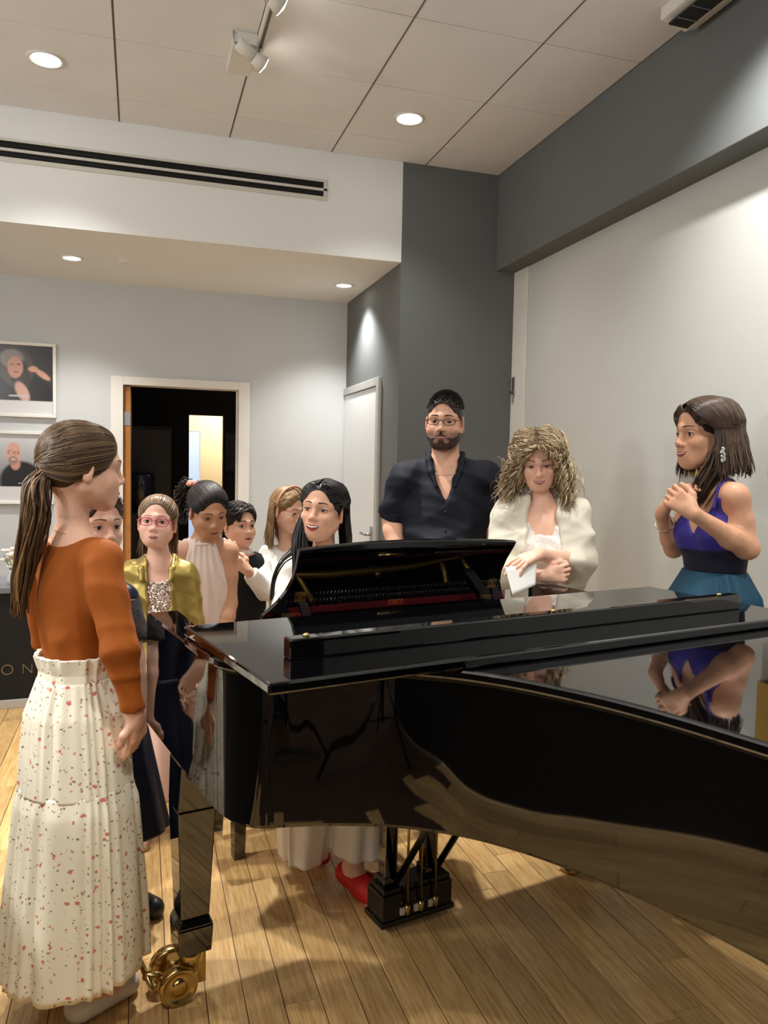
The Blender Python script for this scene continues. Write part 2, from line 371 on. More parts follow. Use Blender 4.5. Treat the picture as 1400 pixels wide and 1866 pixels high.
# wall washer fixture high on the right
ac = empty('wall_washer', (2.13, 2.62, CEIL_Z), 0, 'white boxy ceiling fixture with a dark grille, top right corner', 'light fixture')
B().prism([(-.09, -.35, 0), (.09, -.35, 0), (.09, -.35, -.05), (.03, -.35, -.075), (-.09, -.35, -.05)], (0, .58, 0)).done('housing', M_TRK, ac, .004)
B().box(-.07, .02, -.30, .20, -.078, -.070).done('grille', mat('grille_dark', (26, 26, 27), .5), ac)
for k in range(6):
    B().box(-.07, .02, -.29+k*.085, -.283+k*.085, -.082, -.070).done('louvre', M_METAL, ac)

# ------------------------------------------------------------------ grand piano (local frame: x along the keyboard, y towards the pianist)
TH = math.radians(12.5)
PX0, PY0 = .219, 1.361
def PL(x, y, z=0.0):
    return (PX0+x*math.cos(TH)-y*math.sin(TH), PY0+x*math.sin(TH)+y*math.cos(TH), z)
M_PIANO = mat('black_polyester', (4, 4, 5), .03, spec=.6)
M_PIANO.node_tree.nodes['Principled BSDF'].inputs['IOR'].default_value = 1.85
M_PIANO2 = mat('black_satin', (9, 9, 9), .25)
M_GOLD = mat('gold_plate', (176, 142, 74), .38, .9, noise=(12, .12))
M_BRASS = mat('polished_brass', (206, 178, 116), .24, 1.0, noise=(22, .12))
M_STEEL = mat('string_steel', (190, 186, 180), .3, 1.0)
M_FELT = mat('red_felt', (120, 14, 26), .95)
M_IVORY = mat('key_white', (236, 232, 222), .3)
piano = empty('grand_piano', (PX0, PY0, 0), TH, 'black polished concert grand piano with folded lid flap, large in front', 'piano')
def catmull(P, n=8, closed=False):
    P = [np.array(p, float) for p in P]; out = []
    for i in range(len(P)-1):
        p0 = P[i-1] if i else 2*P[0]-P[1]; p1, p2 = P[i], P[i+1]; p3 = P[i+2] if i+2 < len(P) else 2*P[-1]-P[-2]
        for k in range(n):
            t = k/n
            out.append(.5*((2*p1)+(p2-p0)*t+(2*p0-5*p1+4*p2-p3)*t*t+(3*p1-p0-3*p2+p3)*t**3))
    out.append(P[-1]); return np.array(out)
BENT = catmull([(.022, .50), (.022, .39), (.034, .305), (.075, .252), (.14, .225), (.22, .19), (.322, .132), (.40, .065), (.455, .0), (.505, -.085), (.545, -.18), (.578, -.28), (.603, -.40), (.622, -.56), (.64, -.75), (.665, -.95), (.705, -1.16), (.765, -1.37), (.86, -1.55), (1.0, -1.655), (1.16, -1.67), (1.32, -1.60), (1.45, -1.46), (1.53, -1.26), (1.563, -1.0)], 5)
OUT = np.vstack([[(.025, 1.03)], [(.023, .7)], BENT, [(1.565, -.3)], [(1.565, 1.03)]])
def offset(P, d):
    """shift an open polyline to its left by d (inwards for OUT as listed)"""
    T = np.gradient(P, axis=0); T /= np.linalg.norm(T, axis=1)[:, None]+1e-9
    return P+np.stack([-T[:, 1], T[:, 0]], 1)*d
RZ0, RZ1 = .648, .985
INN = offset(OUT, .075)
INN[0] = (.12, 1.03); INN[-1] = (1.47, 1.03)
n = len(OUT); b = B(); bm = b.bm
def ringv(P, z): return [bm.verts.new((p[0], p[1], z)) for p in P]
lev = [ringv(OUT, RZ0+.012), ringv(OUT, RZ1-.005), ringv(offset(OUT, .005), RZ1), ringv(offset(INN, -.004), RZ1), ringv(INN, RZ1-.004), ringv(INN, RZ0), ringv(offset(OUT, .012), RZ0)]
for a_, b_ in zip(lev, lev[1:]+lev[:1]):
    for i in range(n-1):
        f = bm.faces.new([a_[i], a_[i+1], b_[i+1], b_[i]]); f.smooth = True
for i in (0, n-1): bm.faces.new([l[i] for l in lev])
rim = b.done('rim', M_PIANO, piano)
md = rim.modifiers.new('edge', 'EDGE_SPLIT'); md.split_angle = math.radians(38)
# belly (underside) and inner floor
B().prism([(p[0], p[1], RZ0+.03) for p in offset(OUT, .04)], (0, 0, .03)).done('belly_board', M_PIANO2, piano)
# keybed, fallboard, keys between the two arms
B().box(.12, 1.47, .74, 1.04, RZ0+.002, RZ0+.075).done('keybed', M_PIANO, piano, .004)
B().box(.12, 1.47, 1.02, 1.035, RZ0+.075, RZ0+.10).done('key_slip', M_PIANO, piano, .003)
B().box(.125, 1.465, .80, .825, RZ0+.075, RZ1-.03).done('fallboard', M_PIANO, piano, .004)
kb = B()
for k in range(52): kb.box(.17+k*.0237, .17+k*.0237+.0227, .83, 1.0, RZ0+.08, RZ0+.115)
ko = kb.done('white_keys', M_IVORY, piano); ko['kind'] = 'stuff'
kb = B()
for k in range(51):
    if k % 7 in (0, 2, 3, 5, 6): kb.box(.1865+k*.0237, .1865+k*.0237+.011, .83, .925, RZ0+.11, RZ0+.127)
ko = kb.done('black_keys', M_PIANO2, piano); ko['kind'] = 'stuff'
# main lid
HY = .55
LO = offset(BENT, -.022)
lid_pts = [(0.0, HY-.004)]+[tuple(p) for p in LO[2:]]+[(1.588, -.9), (1.588, HY-.004)]
B().prism([(x, y, RZ1+.006) for x, y in lid_pts], (0, 0, .024)).done('lid', M_PIANO, piano, .006)
# folded front flap, lying upside down on the lid
flap = B().box(0, 1.588, 0, HY, RZ1+.032, RZ1+.055).done('lid_flap', M_PIANO, piano, .005)
B().box(.098, 1.492, .135, .172, RZ1+.055, RZ1+.097).done('flap_lip', M_PIANO, flap, .004)
for x in (.14, .80, 1.42):
    B().lathe([(.007, 0), (.007, .004), (.004, .006)], c=(x, .153, RZ1+.097), n=10).done('bumper', M_BRASS, flap, label='small brass bumper stud')
for x in (.2, .8, 1.4):
    B().tube([(x-.05, HY+.003, RZ1+.032), (x+.05, HY+.003, RZ1+.032)], .006, 8).done('hinge', M_BRASS, flap)
# music desk, leaning towards the tail; its polished back mirrors the plate and strings
YB, ZB, TILT = .775, .985, math.radians(17)
def DK(x, h, t=0.0):
    """point on the desk plane: h = height above the foot, t = thickness towards the pianist"""
    return (x, YB-h*math.tan(TILT)+t*math.cos(TILT), ZB+h+t*math.sin(TILT))
prof = [(.285, .0), (.283, .014), (.30, .028), (.325, .052), (.348, .085), (.362, .118), (.367, .15), (.370, .205)]
top = [(.45, .212), (.58, .219), (.72, .221), (.86, .220), (1.0, .214), (1.10, .209), (1.143, .205)]
right = [(1.138, .19), (1.118, .145), (1.108, .105), (1.112, .07), (1.128, .035), (1.143, .012), (1.15, 0)]
outl = prof+top+right
tv = np.array(DK(0, 0, .016))-np.array(DK(0, 0, 0))
desk = B().prism([DK(x, h) for x, h in outl], tuple(tv)).done('music_desk', M_PIANO, piano, .003)
B().prism([DK(x, h, .016) for x, h in ((.36, -.01), (1.12, -.01), (1.12, .012), (.36, .012))], (0, .035, 0)).done('desk_ledge', M_PIANO, desk, .002)
def plate_on_desk(x, h, w, hh, nm='hinge_plate'):
    q = [DK(x-w/2, h-hh/2, -.0015), DK(x+w/2, h-hh/2, -.0015), DK(x+w/2, h+hh/2, -.0015), DK(x-w/2, h+hh/2, -.0015)]
    o = B().prism(q, tuple(tv*.11)).done(nm, M_BRASS, desk, label='small brass hinge plate')
    for sx in (-.28, .28):
        c = DK(x+sx*w, h, -.003)
        B().lathe([(min(w, hh)*.16, 0), (min(w, hh)*.1, .0012)], c=c, axis=(0, -1, -.3), n=8).done('screw', M_PIANO2, desk)
plate_on_desk(.392, .066, .034, .030); plate_on_desk(1.078, .066, .034, .030)
plate_on_desk(.372, .012, .06, .014); plate_on_desk(.715, .028, .055, .016); plate_on_desk(1.065, .020, .05, .014)
for x, s in ((.40, 1), (1.09, 1)):
    B().prism([DK(x-.012, .05, -.004), DK(x+.014, .05, -.004), DK(x+.034*s, .0, -.004), DK(x+.008*s, .0, -.004)], (0, -.006, -.001)).done('desk_prop', mat('prop_grey', (70, 72, 74), .3, .6), desk)
for x in (.36, 1.10):
    B().box(x-.02, x+.02, .60, .86, RZ1-.03, RZ1-.006).done('desk_rail', M_PIANO2, piano)
# cast plate, strings and action in the open gap
B().box(.11, 1.48, .20, .80, .80, .815).done('pin_block', M_PIANO2, piano)
pb = B()
pb.tube([(.13, .47, .90), (.35, .52, .925), (.60, .545, .935), (.90, .53, .935), (1.2, .47, .93), (1.46, .40, .925)], [.012, .013, .013, .012, .011, .010], 8)
for x0, y0, x1, y1 in ((.50, .66, .47, .28), (1.02, .62, 1.16, .25), (1.15, .63, 1.17, .25), (.78, .56, .77, .48)):
    pb.tube([(x0, y0, .93), (x1, y1, .925)], .010, 6)
pb.box(.13, .42, .60, .66, .895, .905)
pb.done('iron_plate', M_GOLD, piano, label='gold lacquered iron plate struts')
st = B()
for k in range(54):
    x = .17+k*.0235
    st.tube([(x, .70, .885), (x+.05-.09*(k/54), .22, .885)], .0011, 4, caps=False)
o = st.done('strings', M_STEEL, piano); o['kind'] = 'stuff'
pn = B()
for k in range(100):
    x = .17+k*.0128
    for r_ in range(2):
        pn.tube([(x, .60+.03*r_, .885), (x, .60+.03*r_, .915)], .0028, 5)
o = pn.done('tuning_pins', M_STEEL, piano); o['kind'] = 'stuff'
B().box(.15, 1.45, .645, .675, .893, .900).done('felt_strip', M_FELT, piano, label='dark red felt strip')
B().box(.55, 1.0, .30, .36, .90, .906).done('felt_strip', M_FELT, piano, label='dark red felt strip')
dm = B()
for k in range(60): dm.box(.2+k*.0205, .2+k*.0205+.011, .50, .515, .89, .925)
o = dm.done('dampers', M_PIANO2, piano); o['kind'] = 'stuff'
# legs with double brass casters
def leg(x, y, swivel, lever=True):
    zt = RZ0+.005
    b = B()
    b.frustum((x, y, .235), (.038, .038), (x, y, .53), (.050, .050))
    b.frustum((x, y, .53), (.050, .050), (x+.006, y, zt), (.050, .060))
    b.frustum((x, y, .212), (.047, .047), (x, y, .235), (.038, .038))
    b.frustum((x, y, .138), (.043, .043), (x, y, .212), (.047, .047))
    lg = b.done('leg', M_PIANO, piano, .004)
    b = B().box(x-.03, x+.10, y-.075, y+.075, RZ0-.03, RZ0+.002).done('leg_block', M_PIANO, lg, .004)
    ca, sa = math.cos(swivel), math.sin(swivel)
    ax = Vector((ca, sa, 0)); fwd = Vector((-sa, ca, 0)); c = Vector((x, y, 0))+fwd*.04+ax*.03
    f = B().lathe([(.03, .138), (.03, .10), (.018, .095), (.016, .07)], c=(x, y, 0), n=16)
    f.tube([c+Vector((0, 0, .105))-ax*.004, c+Vector((0, 0, .045))], .018, 10)
    f.tube([c-ax*.05+Vector((0, 0, .05)), c+ax*.05+Vector((0, 0, .05))], .010, 10)
    f.done('caster_fork', M_BRASS, lg)
    for s in (-1, 1):
        w = B().lathe([(.018, -.016), (.046, -.016), (.051, -.012), (.051, .012), (.046, .016), (.041, .016), (.038, .010), (.022, .010), (.019, .015), (.017, .017), (.004, .0175)], c=c+ax*(s*.047)+Vector((0, 0, .052)), axis=ax*s, n=32)
        w.done('caster_wheel', M_BRASS, lg)
    if lever:
        p = c+Vector((0, 0, .05)); q = c+fwd*.078-ax*.012+Vector((0, 0, .082))
        B().tube([p, q], [.011, .012], 8).tube([q-ax*.045-fwd*.012-Vector((0, 0, .018)), q+ax*.045+fwd*.004+Vector((0, 0, .02))], .008, 8).done('brake_lever', M_BRASS, lg)
    g_ = Vector((x, y, 0))-fwd*.03+ax*.01
    B().box(g_.x-.012, g_.x+.012, g_.y-.004, g_.y+.004, .025, .14).done('caster_guard', M_BRASS, lg)
leg(.070, .712, math.radians(90)); leg(1.46, .68, math.radians(20)); leg(1.1, -1.36, math.radians(40), False)
# lyre with pedals and rods
lyr = B()
lyr.box(.655, .91, .70, .80, .035, .118).box(.66, .905, .705, .795, .118, .135).box(.648, .917, .694, .806, .022, .040)
lyre = lyr.done('pedal_lyre', M_PIANO2, piano, .004)
for x in (.70, .85):
    B().box(x-.022, x+.022, .73, .775, .135, RZ0+.03).box(x-.028, x+.028, .725, .78, .135, .16).done('lyre_post', M_PIANO, lyre, .003)
for x in (.715, .855):
    B().tube([(x, .72, .15), (x+.05, .40, RZ0+.03)], .011, 6).done('lyre_brace', M_PIANO2, lyre)
for k, x in enumerate((.735, .785, .838)):
    B().tube([(x, .689, .075), (x, .689, RZ0+.03)], .0042, 8).done('pedal_rod', M_BRASS, lyre)
    B().lathe([(.0085, .055), (.0085, .085)], c=(x, .688, 0), n=12).done('rod_collar', M_BRASS, lyre)
    B().box(x-.02, x-.004, .692, .6995, .052, .072).done('pedal_tail', mat('pedal_tail', (206, 200, 184), .4), lyre)
    B().tube([(x, .80, .085), (x, .87, .085), (x, .93, .07)], [.010, .013, .016], 8).done('pedal', M_BRASS, lyre)
# ------------------------------------------------------------------ bench
bc = PL(.80, 1.485)
bench = empty('piano_bench', (bc[0], bc[1], 0), TH, 'black padded piano bench under the seated pianist, one leg visible below', 'bench')
B().box(-.40, .40, -.15, .15, .36, .43).done('bench_frame', M_PIANO, bench, .004)
B().box(-.39, .39, -.145, .145, .43, .485).done('cushion', mat('black_leather', (16, 16, 17), .45, bump=(90, .2)), bench, .02)
for sx in (-1, 1):
    for sy in (-1, 1):
        B().frustum((sx*.372, sy*.125, 0), (.020, .020), (sx*.372, sy*.125, .36), (.028, .028)).done('leg', M_PIANO, bench, .003)

# ------------------------------------------------------------------ black draped display table, lettering, flowers
tb = empty('display_table', (-1.15, 5.0, 0), math.radians(4), 'black draped display table with gold lettering, by the back wall', 'table')
B().box(-.8, .62, -.2, .25, .05, .665).done('drape', M_BLACK, tb, .006)
B().box(-.82, .64, -.22, .27, .665, .70).done('tabletop', mat('table_grey', (120, 122, 126), .35), tb, .004)
B().box(-.8, .62, -.21, .25, 0, .05).done('plinth', mat('plinth_grey', (186, 182, 176), .6), tb, .003)
def text_mesh(name, body, size, ext, mats, loc, rot, parent=None, offset_=0.0, **kw):
    c = bpy.data.curves.new(name, 'FONT'); c.body = body; c.size = size; c.extrude = ext; c.align_x = 'CENTER'; c.offset = offset_
    o = bpy.data.objects.new(name, c); COL.objects.link(o)
    dg = bpy.context.evaluated_depsgraph_get()
    me = bpy.data.meshes.new_from_object(o.evaluated_get(dg)); bpy.data.objects.remove(o)
    me.materials.clear()
    for m in mats: me.materials.append(m)
    if len(mats) > 1:
        for p in me.polygons: p.material_index = 0 if abs(p.normal.z) > .7 else 1
    ob = bpy.data.objects.new(name, me); put(ob, parent, **kw)
    ob.location = loc; ob.rotation_euler = rot
    return ob
M_GLET = mat('gold_letter', (206, 166, 84), .35, .6)
M_GPALE = mat('gold_print', (160, 142, 96), .5)
text_mesh('letter', 'O', .088, .001, [M_GPALE], (.417, -.2015, .195), (PI2 := math.pi/2, 0, 0), tb, -.0025)
text_mesh('letter', 'N', .085, .001, [M_GPALE], (.522, -.2015, .195), (PI2, 0, 0), tb, -.0025)
fv = empty('flower_vase', (-.70, 4.93, .70), 0, 'small vase of white flowers standing on the black draped table', 'flowers')
B().lathe([(.03, 0), (.034, .03), (.022, .07), (.026, .085)], n=16).done('vase', mat('vase_glass', (200, 204, 206), .1, coat=.3), fv)
M_PETAL = mat('white_petal', (238, 232, 216), .7)
rnd = random.Random(8)
for k in range(16):
    a = rnd.random()*6.28; r_ = rnd.uniform(.0, .06); h = rnd.uniform(.09, .20)
    c = Vector((r_*math.cos(a), r_*math.sin(a), h)); fl = B()
    for j in range(5):
        aa = j*1.2566+k; d = Vector((math.cos(aa), math.sin(aa), .5)).normalized()
        fl.tube([c, c+d*.010, c+d*.022, c+d*.030], [.003, .009, .010, .002], 6)
    fo = fl.done('blossom', M_PETAL, fv)
sb_ = B()
for k in range(10):
    a = k*.63; sb_.tube([(0, 0, .03), (.02*math.cos(a), .02*math.sin(a), .1), (.05*math.cos(a), .05*math.sin(a), .17)], .0018, 5)
sb_.done('stems', mat('stem_green', (96, 116, 70), .6), fv)

# ------------------------------------------------------------------ framed posters (flat prints painted as vertex colours)
def blob(X, Z, cx, cz, rx, rz, soft=.15, rot=0.0):
    c, s = math.cos(rot), math.sin(rot); dx, dz = X-cx, Z-cz
    u, v = (c*dx+s*dz)/rx, (-s*dx+c*dz)/rz
    return np.clip((1-np.sqrt(u*u+v*v))/soft+.5, 0, 1)
def lin(c): return np.array(srgb(*c)[:3])
def poster(name, x0, x1, z0, z1, label, paint, zimg):
    w, h = x1-x0, z1-z0
    t = empty(name, (x0+w/2, BACK_Y, z0+h/2), 0, label, 'poster', 'framed portraits on the back wall')
    b = B(); e = .022
    for q in ((-w/2, w/2, h/2-e, h/2), (-w/2, w/2, -h/2, -h/2+e), (-w/2, -w/2+e, -h/2+e, h/2-e), (w/2-e, w/2, -h/2+e, h/2-e)):
        b.box(q[0], q[1], -.03, 0, q[2], q[3])
    b.done('frame', M_TRIM, t, .003)
    nx, nz = 90, 90
    gx = np.linspace(-w/2+e, w/2-e, nx); gz = np.linspace(-h/2+e, h/2-e, nz)
    X, Z = np.meshgrid(gx, gz, indexing='ij')
    # picture coordinates: u 0..1 from left, v 0..1 from bottom of the sheet
    U = (X+w/2)/w; V = (Z+h/2)/h
    C = paint(U, V)
    idx = np.arange(nx*nz).reshape(nx, nz)
    F = np.stack([idx[:-1, :-1], idx[1:, :-1], idx[1:, 1:], idx[:-1, 1:]], -1).reshape(-1, 4)
    P = np.stack([X, np.full_like(X, -.012), Z], -1).reshape(-1, 3)
    mesh_np('print', P, F, mat('poster_print', (255, 255, 255), .25, attr='Col'), t, cols=C.reshape(-1, 3))
    return t
def lay(C, m, col): return C*(1-m[..., None])+lin(col)*m[..., None]
def paint_a(U, V):
    C = np.ones(U.shape+(3,))*lin((206, 204, 202)); band = (V > .22)
    P = np.ones_like(C)*lin((52, 50, 50)); P = lay(P, blob(U, V, .2, .3, .5, .3, .8), (92, 90, 90))
    P = lay(P, blob(U, V, .62, .30, .36, .28, .2), (36, 34, 35)); P = lay(P, blob(U, V, .60, .66, .17, .26, .2), (84, 74, 70))
    P = lay(P, blob(U, V, .55, .78, .12, .12, .3), (140, 132, 126)); P = lay(P, blob(U, V, .64, .55, .10, .2, .3), (58, 48, 46))
    P = lay(P, blob(U, V, .655, .34, .06, .14, .3, .35), (204, 160, 144)); P = lay(P, blob(U, V, .585, .665, .078, .145, .18), (206, 150, 126))
    P = lay(P, blob(U, V, .555, .70, .02, .008, .5), (70, 44, 40)); P = lay(P, blob(U, V, .62, .705, .02, .008, .5), (70, 44, 40)); P = lay(P, blob(U, V, .592, .60, .026, .01, .5), (150, 70, 66))
    P = lay(P, blob(U, V, .86, .58, .10, .035, .3, -.75), (206, 156, 132)); P = lay(P, blob(U, V, .765, .65, .05, .04, .3), (206, 156, 132))
    P = lay(P, (abs(V-.285) < .008)*(abs(U-.62) < .1)*1., (190, 188, 186))
    C[band] = P[band]
    return C
def paint_b(U, V):
    C = np.ones(U.shape+(3,))*lin((206, 204, 202)); band = (V > .24)
    g = np.clip((V-.25)/.75, 0, 1)[..., None]
    P = lin((104, 102, 102))*(1-g)+lin((206, 204, 204))*g
    P = lay(P, blob(U, V, .66, .33, .22, .26, .15), (34, 34, 36)); P = lay(P, blob(U, V, .58, .70, .075, .15, .15), (206, 156, 136))
    P = lay(P, blob(U, V, .60, .55, .05, .08, .3), (190, 140, 120)); P = lay(P, blob(U, V, .575, .60, .05, .06, .4), (150, 120, 110))
    P = lay(P, blob(U, V, .55, .71, .026, .028, .15)-blob(U, V, .55, .71, .021, .022, .15), (30, 30, 32)); P = lay(P, blob(U, V, .61, .70, .026, .028, .15)-blob(U, V, .61, .70, .021, .022, .15), (30, 30, 32))
    P = lay(P, blob(U, V, .578, .615, .024, .008, .6), (222, 196, 186))
    P = lay(P, (abs(V-.29) < .008)*(abs(U-.72) < .09)*1., (180, 178, 176))
    C[band] = P[band]
    return C
poster('framed_poster', -1.22, -.572, 1.722, 2.247, 'framed portrait of a grey haired person in black, upper poster at left', paint_a, .3)
poster('framed_poster', -1.22, -.592, 1.103, 1.622, 'framed portrait of a bald person with glasses, lower poster at left', paint_b, .3)

# ------------------------------------------------------------------ gold relief letters on the right wall
M_LSIDE = mat('letter_side_black', (14, 13, 12), .4)
so_ = text_mesh('wall_letter', 'S', .41, .02, [M_GLET, M_LSIDE], (WALL_X-.021, 2.85, 1.43), (PI2, 0, -PI2), None, .012, label='large gold letter S on the white wall, behind the woman in blue', cat='letter')
so_.scale = (1.4, 1, 1)
eo_ = text_mesh('wall_letter', 'E', .41, .02, [M_GLET, M_LSIDE], (WALL_X-.021, 2.355, 1.43), (PI2, 0, -PI2), None, .012, label='large gold letter E on the white wall, cut by the right edge', cat='letter')
eo_.scale = (1.25, 1, 1)

# ------------------------------------------------------------------ photo stands behind the viewpoint, mirrored in the piano side
def stand(x, y, rz, h, label, head):
    t = empty('light_stand', (x, y, 0), rz, label, 'stand', 'black tripod stands mirrored in the piano side')
    for k in range(3):
        a = k*2.094; c, s = math.cos(a), math.sin(a)
        B().tube([(.02*c, .02*s, .46), (.40*c, .40*s, .012)], [.013, .012], 6).tube([(.015*c, .015*s, .22), (.20*c, .20*s, .245)], .007, 5).done('leg', M_PIANO2, t)
    B().tube([(0, 0, .2), (0, 0, h)], .016, 8).done('pole', M_PIANO2, t)
    B().lathe([(.03, .42), (.03, .50)], n=10).done('collar', M_PIANO2, t)
    if head:
        B().box(-.09, .09, -.07, .07, h, h+.15).tube([(0, .07, h+.08), (0, .2, h+.08)], [.045, .05], 12).done('camera_body', M_PIANO2, t, .01)
stand(-.35, -.30, .3, 1.5, 'black tripod stand mirrored in the left of the piano side', False)
stand(.30, -.45, 1.1, 1.25, 'black tripod with camera mirrored in the middle of the piano side', True)
stand(.75, -.55, .8, 1.3, 'black tripod stand mirrored in the right of the piano side', True)
bk = empty('added_screen', (1.15, -1.0, 0), 0, 'black cloth photo backdrop behind the viewpoint, mirrored dark in the piano side', 'backdrop')  # added screen out of view, darkens what the piano side mirrors
B().box(-1.1, 1.15, -.012, .012, .02, 2.3).done('cloth', mat('screen_cloth', (40, 38, 33), .9), bk, .004)
B().tube([(-1.12, 0, 2.3), (1.17, 0, 2.3)], .02, 8).tube([(-1.1, .03, 0), (-1.1, .03, 2.3)], .018, 8).tube([(1.15, .03, 0), (1.15, .03, 2.3)], .018, 8).done('added_screen_frame', M_PIANO2, bk)
sc2 = empty('added_screen', (-.88, .75, 0), 0, 'low black cloth screen left of the picture, mirrored dark in the piano side', 'backdrop')  # second added screen, unseen, keeps the rim reflection dark
B().box(-.012, .012, -1.6, 1.6, .02, 1.15).done('cloth', mat('screen_cloth', (40, 38, 33)), sc2, .004)
B().tube([(0, -1.62, 1.15), (0, 1.62, 1.15)], .02, 8).tube([(-.03, -1.6, 0), (-.03, -1.6, 1.15)], .018, 8).tube([(-.03, 1.6, 0), (-.03, 1.6, 1.15)], .018, 8).done('added_screen_frame', M_PIANO2, sc2)

# ================================================================== people: one smooth-union field per body, skinned by surface nets
def nrm(v): v = np.asarray(v, float); return v/(np.linalg.norm(v)+1e-12)
class Field:
    """list of round cones, ellipsoids and half spaces combined by smooth union / subtraction"""
    def __init__(s): s.p = []
    def cap(s, a, b, ra, rb=None, k=.02, sub=False, flat=False):
        s.p.append(('c', np.array(a, float), np.array(b, float), ra, ra if rb is None else rb, k, sub, flat)); return s
    def chain(s, pts, rads, k=.02):
        for i in range(len(pts)-1): s.cap(pts[i], pts[i+1], rads[i], rads[i+1], k)
        return s
    def ell(s, c, r, k=.02, sub=False, R=None):
        s.p.append(('e', np.array(c, float), np.array(r, float), None if R is None else np.array(R, float), 0, k, sub, False)); return s
    def cut(s, point, normal):
        """removes everything on the normal's side of the plane"""
        s.p.append(('h', np.array(point, float), nrm(normal), 0, 0, 0, True, False)); return s
    def vee(s, N, R, u0, w0, u1, w1, xo=0.0, f0=0.0, k=.006):
        """front opening: half width w0 at height u0 narrowing to w1 at u1 (local to N, axes R)"""
        s.p.append(('v', np.array(N, float), (R[:, 0], R[:, 1], R[:, 2]), (u0, w0, u1, w1, xo), f0, k, True, False)); return s
    def add(s, other): s.p += other.p; return s
    def moved(s, R, t, sc=1.0):
        o = Field(); R = np.array(R, float); t = np.array(t, float)
        for q in s.p:
            if q[0] == 'c': o.p.append(('c', R@(q[1]*sc)+t, R@(q[2]*sc)+t, q[3]*sc, q[4]*sc, q[5]*sc, q[6], q[7]))
            elif q[0] == 'e': o.p.append(('e', R@(q[1]*sc)+t, q[2]*sc, R if q[3] is None else R@q[3], 0, q[5]*sc, q[6], q[7]))
            else: o.p.append(('h', R@(q[1]*sc)+t, R@q[2], 0, 0, 0, True, False))
        return o
    def grown(s, d):
        o = Field()
        for q in s.p:
            if q[6]: o.p.append(q)
            elif q[0] == 'c': o.p.append(q[:3]+(q[3]+d, q[4]+d)+q[5:])
            elif q[0] == 'e': o.p.append(q[:2]+(q[2]+d,)+q[3:])
        return o
    @staticmethod
    def dist(q, X, Y, Z):
        if q[0] == 'c':
            a, b = q[1], q[2]; ba = b-a; L2 = ba@ba+1e-12
            px, py, pz = X-a[0], Y-a[1], Z-a[2]
            h = (px*ba[0]+py*ba[1]+pz*ba[2])/L2; t = np.clip(h, 0, 1)
            d = np.sqrt((px-ba[0]*t)**2+(py-ba[1]*t)**2+(pz-ba[2]*t)**2)-(q[3]+(q[4]-q[3])*t)
            if q[7]: d = np.maximum(d, (h-1)*math.sqrt(L2))
            return d
        if q[0] == 'e':
            px, py, pz = X-q[1][0], Y-q[1][1], Z-q[1][2]
            if q[3] is not None:
                R = q[3]; px, py, pz = (R[0, 0]*px+R[1, 0]*py+R[2, 0]*pz, R[0, 1]*px+R[1, 1]*py+R[2, 1]*pz, R[0, 2]*px+R[1, 2]*py+R[2, 2]*pz)
            r = q[2]
            k0 = np.sqrt((px/r[0])**2+(py/r[1])**2+(pz/r[2])**2); k1 = np.sqrt((px/r[0]**2)**2+(py/r[1]**2)**2+(pz/r[2]**2)**2)+1e-9
            return k0*(k0-1)/k1
        if q[0] == 'v':
            x, f, u = q[2]; px, py, pz = X-q[1][0], Y-q[1][1], Z-q[1][2]
            cx, cf, cu = (px*v[0]+py*v[1]+pz*v[2] for v in (x, f, u))
            u0, w0, u1, w1, xo = q[3]; w = w1+(w0-w1)*np.clip((cu-u1)/(u0-u1), 0, 3)
            return np.maximum(np.maximum(np.abs(cx-xo)-w, q[4]-cf), u1-cu)
        n = q[2]; return -((X-q[1][0])*n[0]+(Y-q[1][1])*n[1]+(Z-q[1][2])*n[2])   # negative inside the removed half
    @staticmethod
    def comb(D, d, k, sub):
        if sub:
            if k <= 0: return np.maximum(D, -d)
            h = np.maximum(k-np.abs(D+d), 0)/k; return np.maximum(D, -d)+h*h*k*.25
        if k <= 0: return np.minimum(D, d)
        h = np.maximum(k-np.abs(D-d), 0)/k; return np.minimum(D, d)-h*h*k*.25
    def at(s, P):
        X, Y, Z = P[..., 0], P[..., 1], P[..., 2]; D = np.full(X.shape, .5)
        for q in s.p: D = s.comb(D, s.dist(q, X, Y, Z), q[5], q[6])
        return D
    def grid(s, xs, ys, zs):
        D = np.full((len(xs), len(ys), len(zs)), .06, np.float32)
        for q in s.p:
            sl = []
            if q[0] in 'hv': sl = [slice(None)]*3
            else:
                if q[0] == 'c':
                    m = max(q[3], q[4])+q[5]+.02; lo = np.minimum(q[1], q[2])-m; hi = np.maximum(q[1], q[2])+m
                else:
                    m = max(q[2])+q[5]+.02 if q[3] is not None else q[2]+q[5]+.02
                    lo, hi = q[1]-m, q[1]+m
                for ax, arr in enumerate((xs, ys, zs)):
                    i0, i1 = np.searchsorted(arr, [lo[ax], hi[ax]]); sl.append(slice(i0, i1))
                if any(a.stop <= a.start for a in sl): continue
            sl = tuple(sl)
            X, Y, Z = xs[sl[0]][:, None, None], ys[sl[1]][None, :, None], zs[sl[2]][None, None, :]
            D[sl] = s.comb(D[sl], s.dist(q, X, Y, Z).astype(np.float32), q[5], q[6])
        return D
    def bounds(s):
        lo = np.full(3, 9e9); hi = -lo
        for q in s.p:
            if q[6]: continue
            if q[0] == 'c':
                m = max(q[3], q[4]); lo = np.minimum(lo, np.minimum(q[1], q[2])-m); hi = np.maximum(hi, np.maximum(q[1], q[2])+m)
            elif q[0] == 'e':
                m = max(q[2]); lo = np.minimum(lo, q[1]-m); hi = np.maximum(hi, q[1]+m)
        return lo, hi

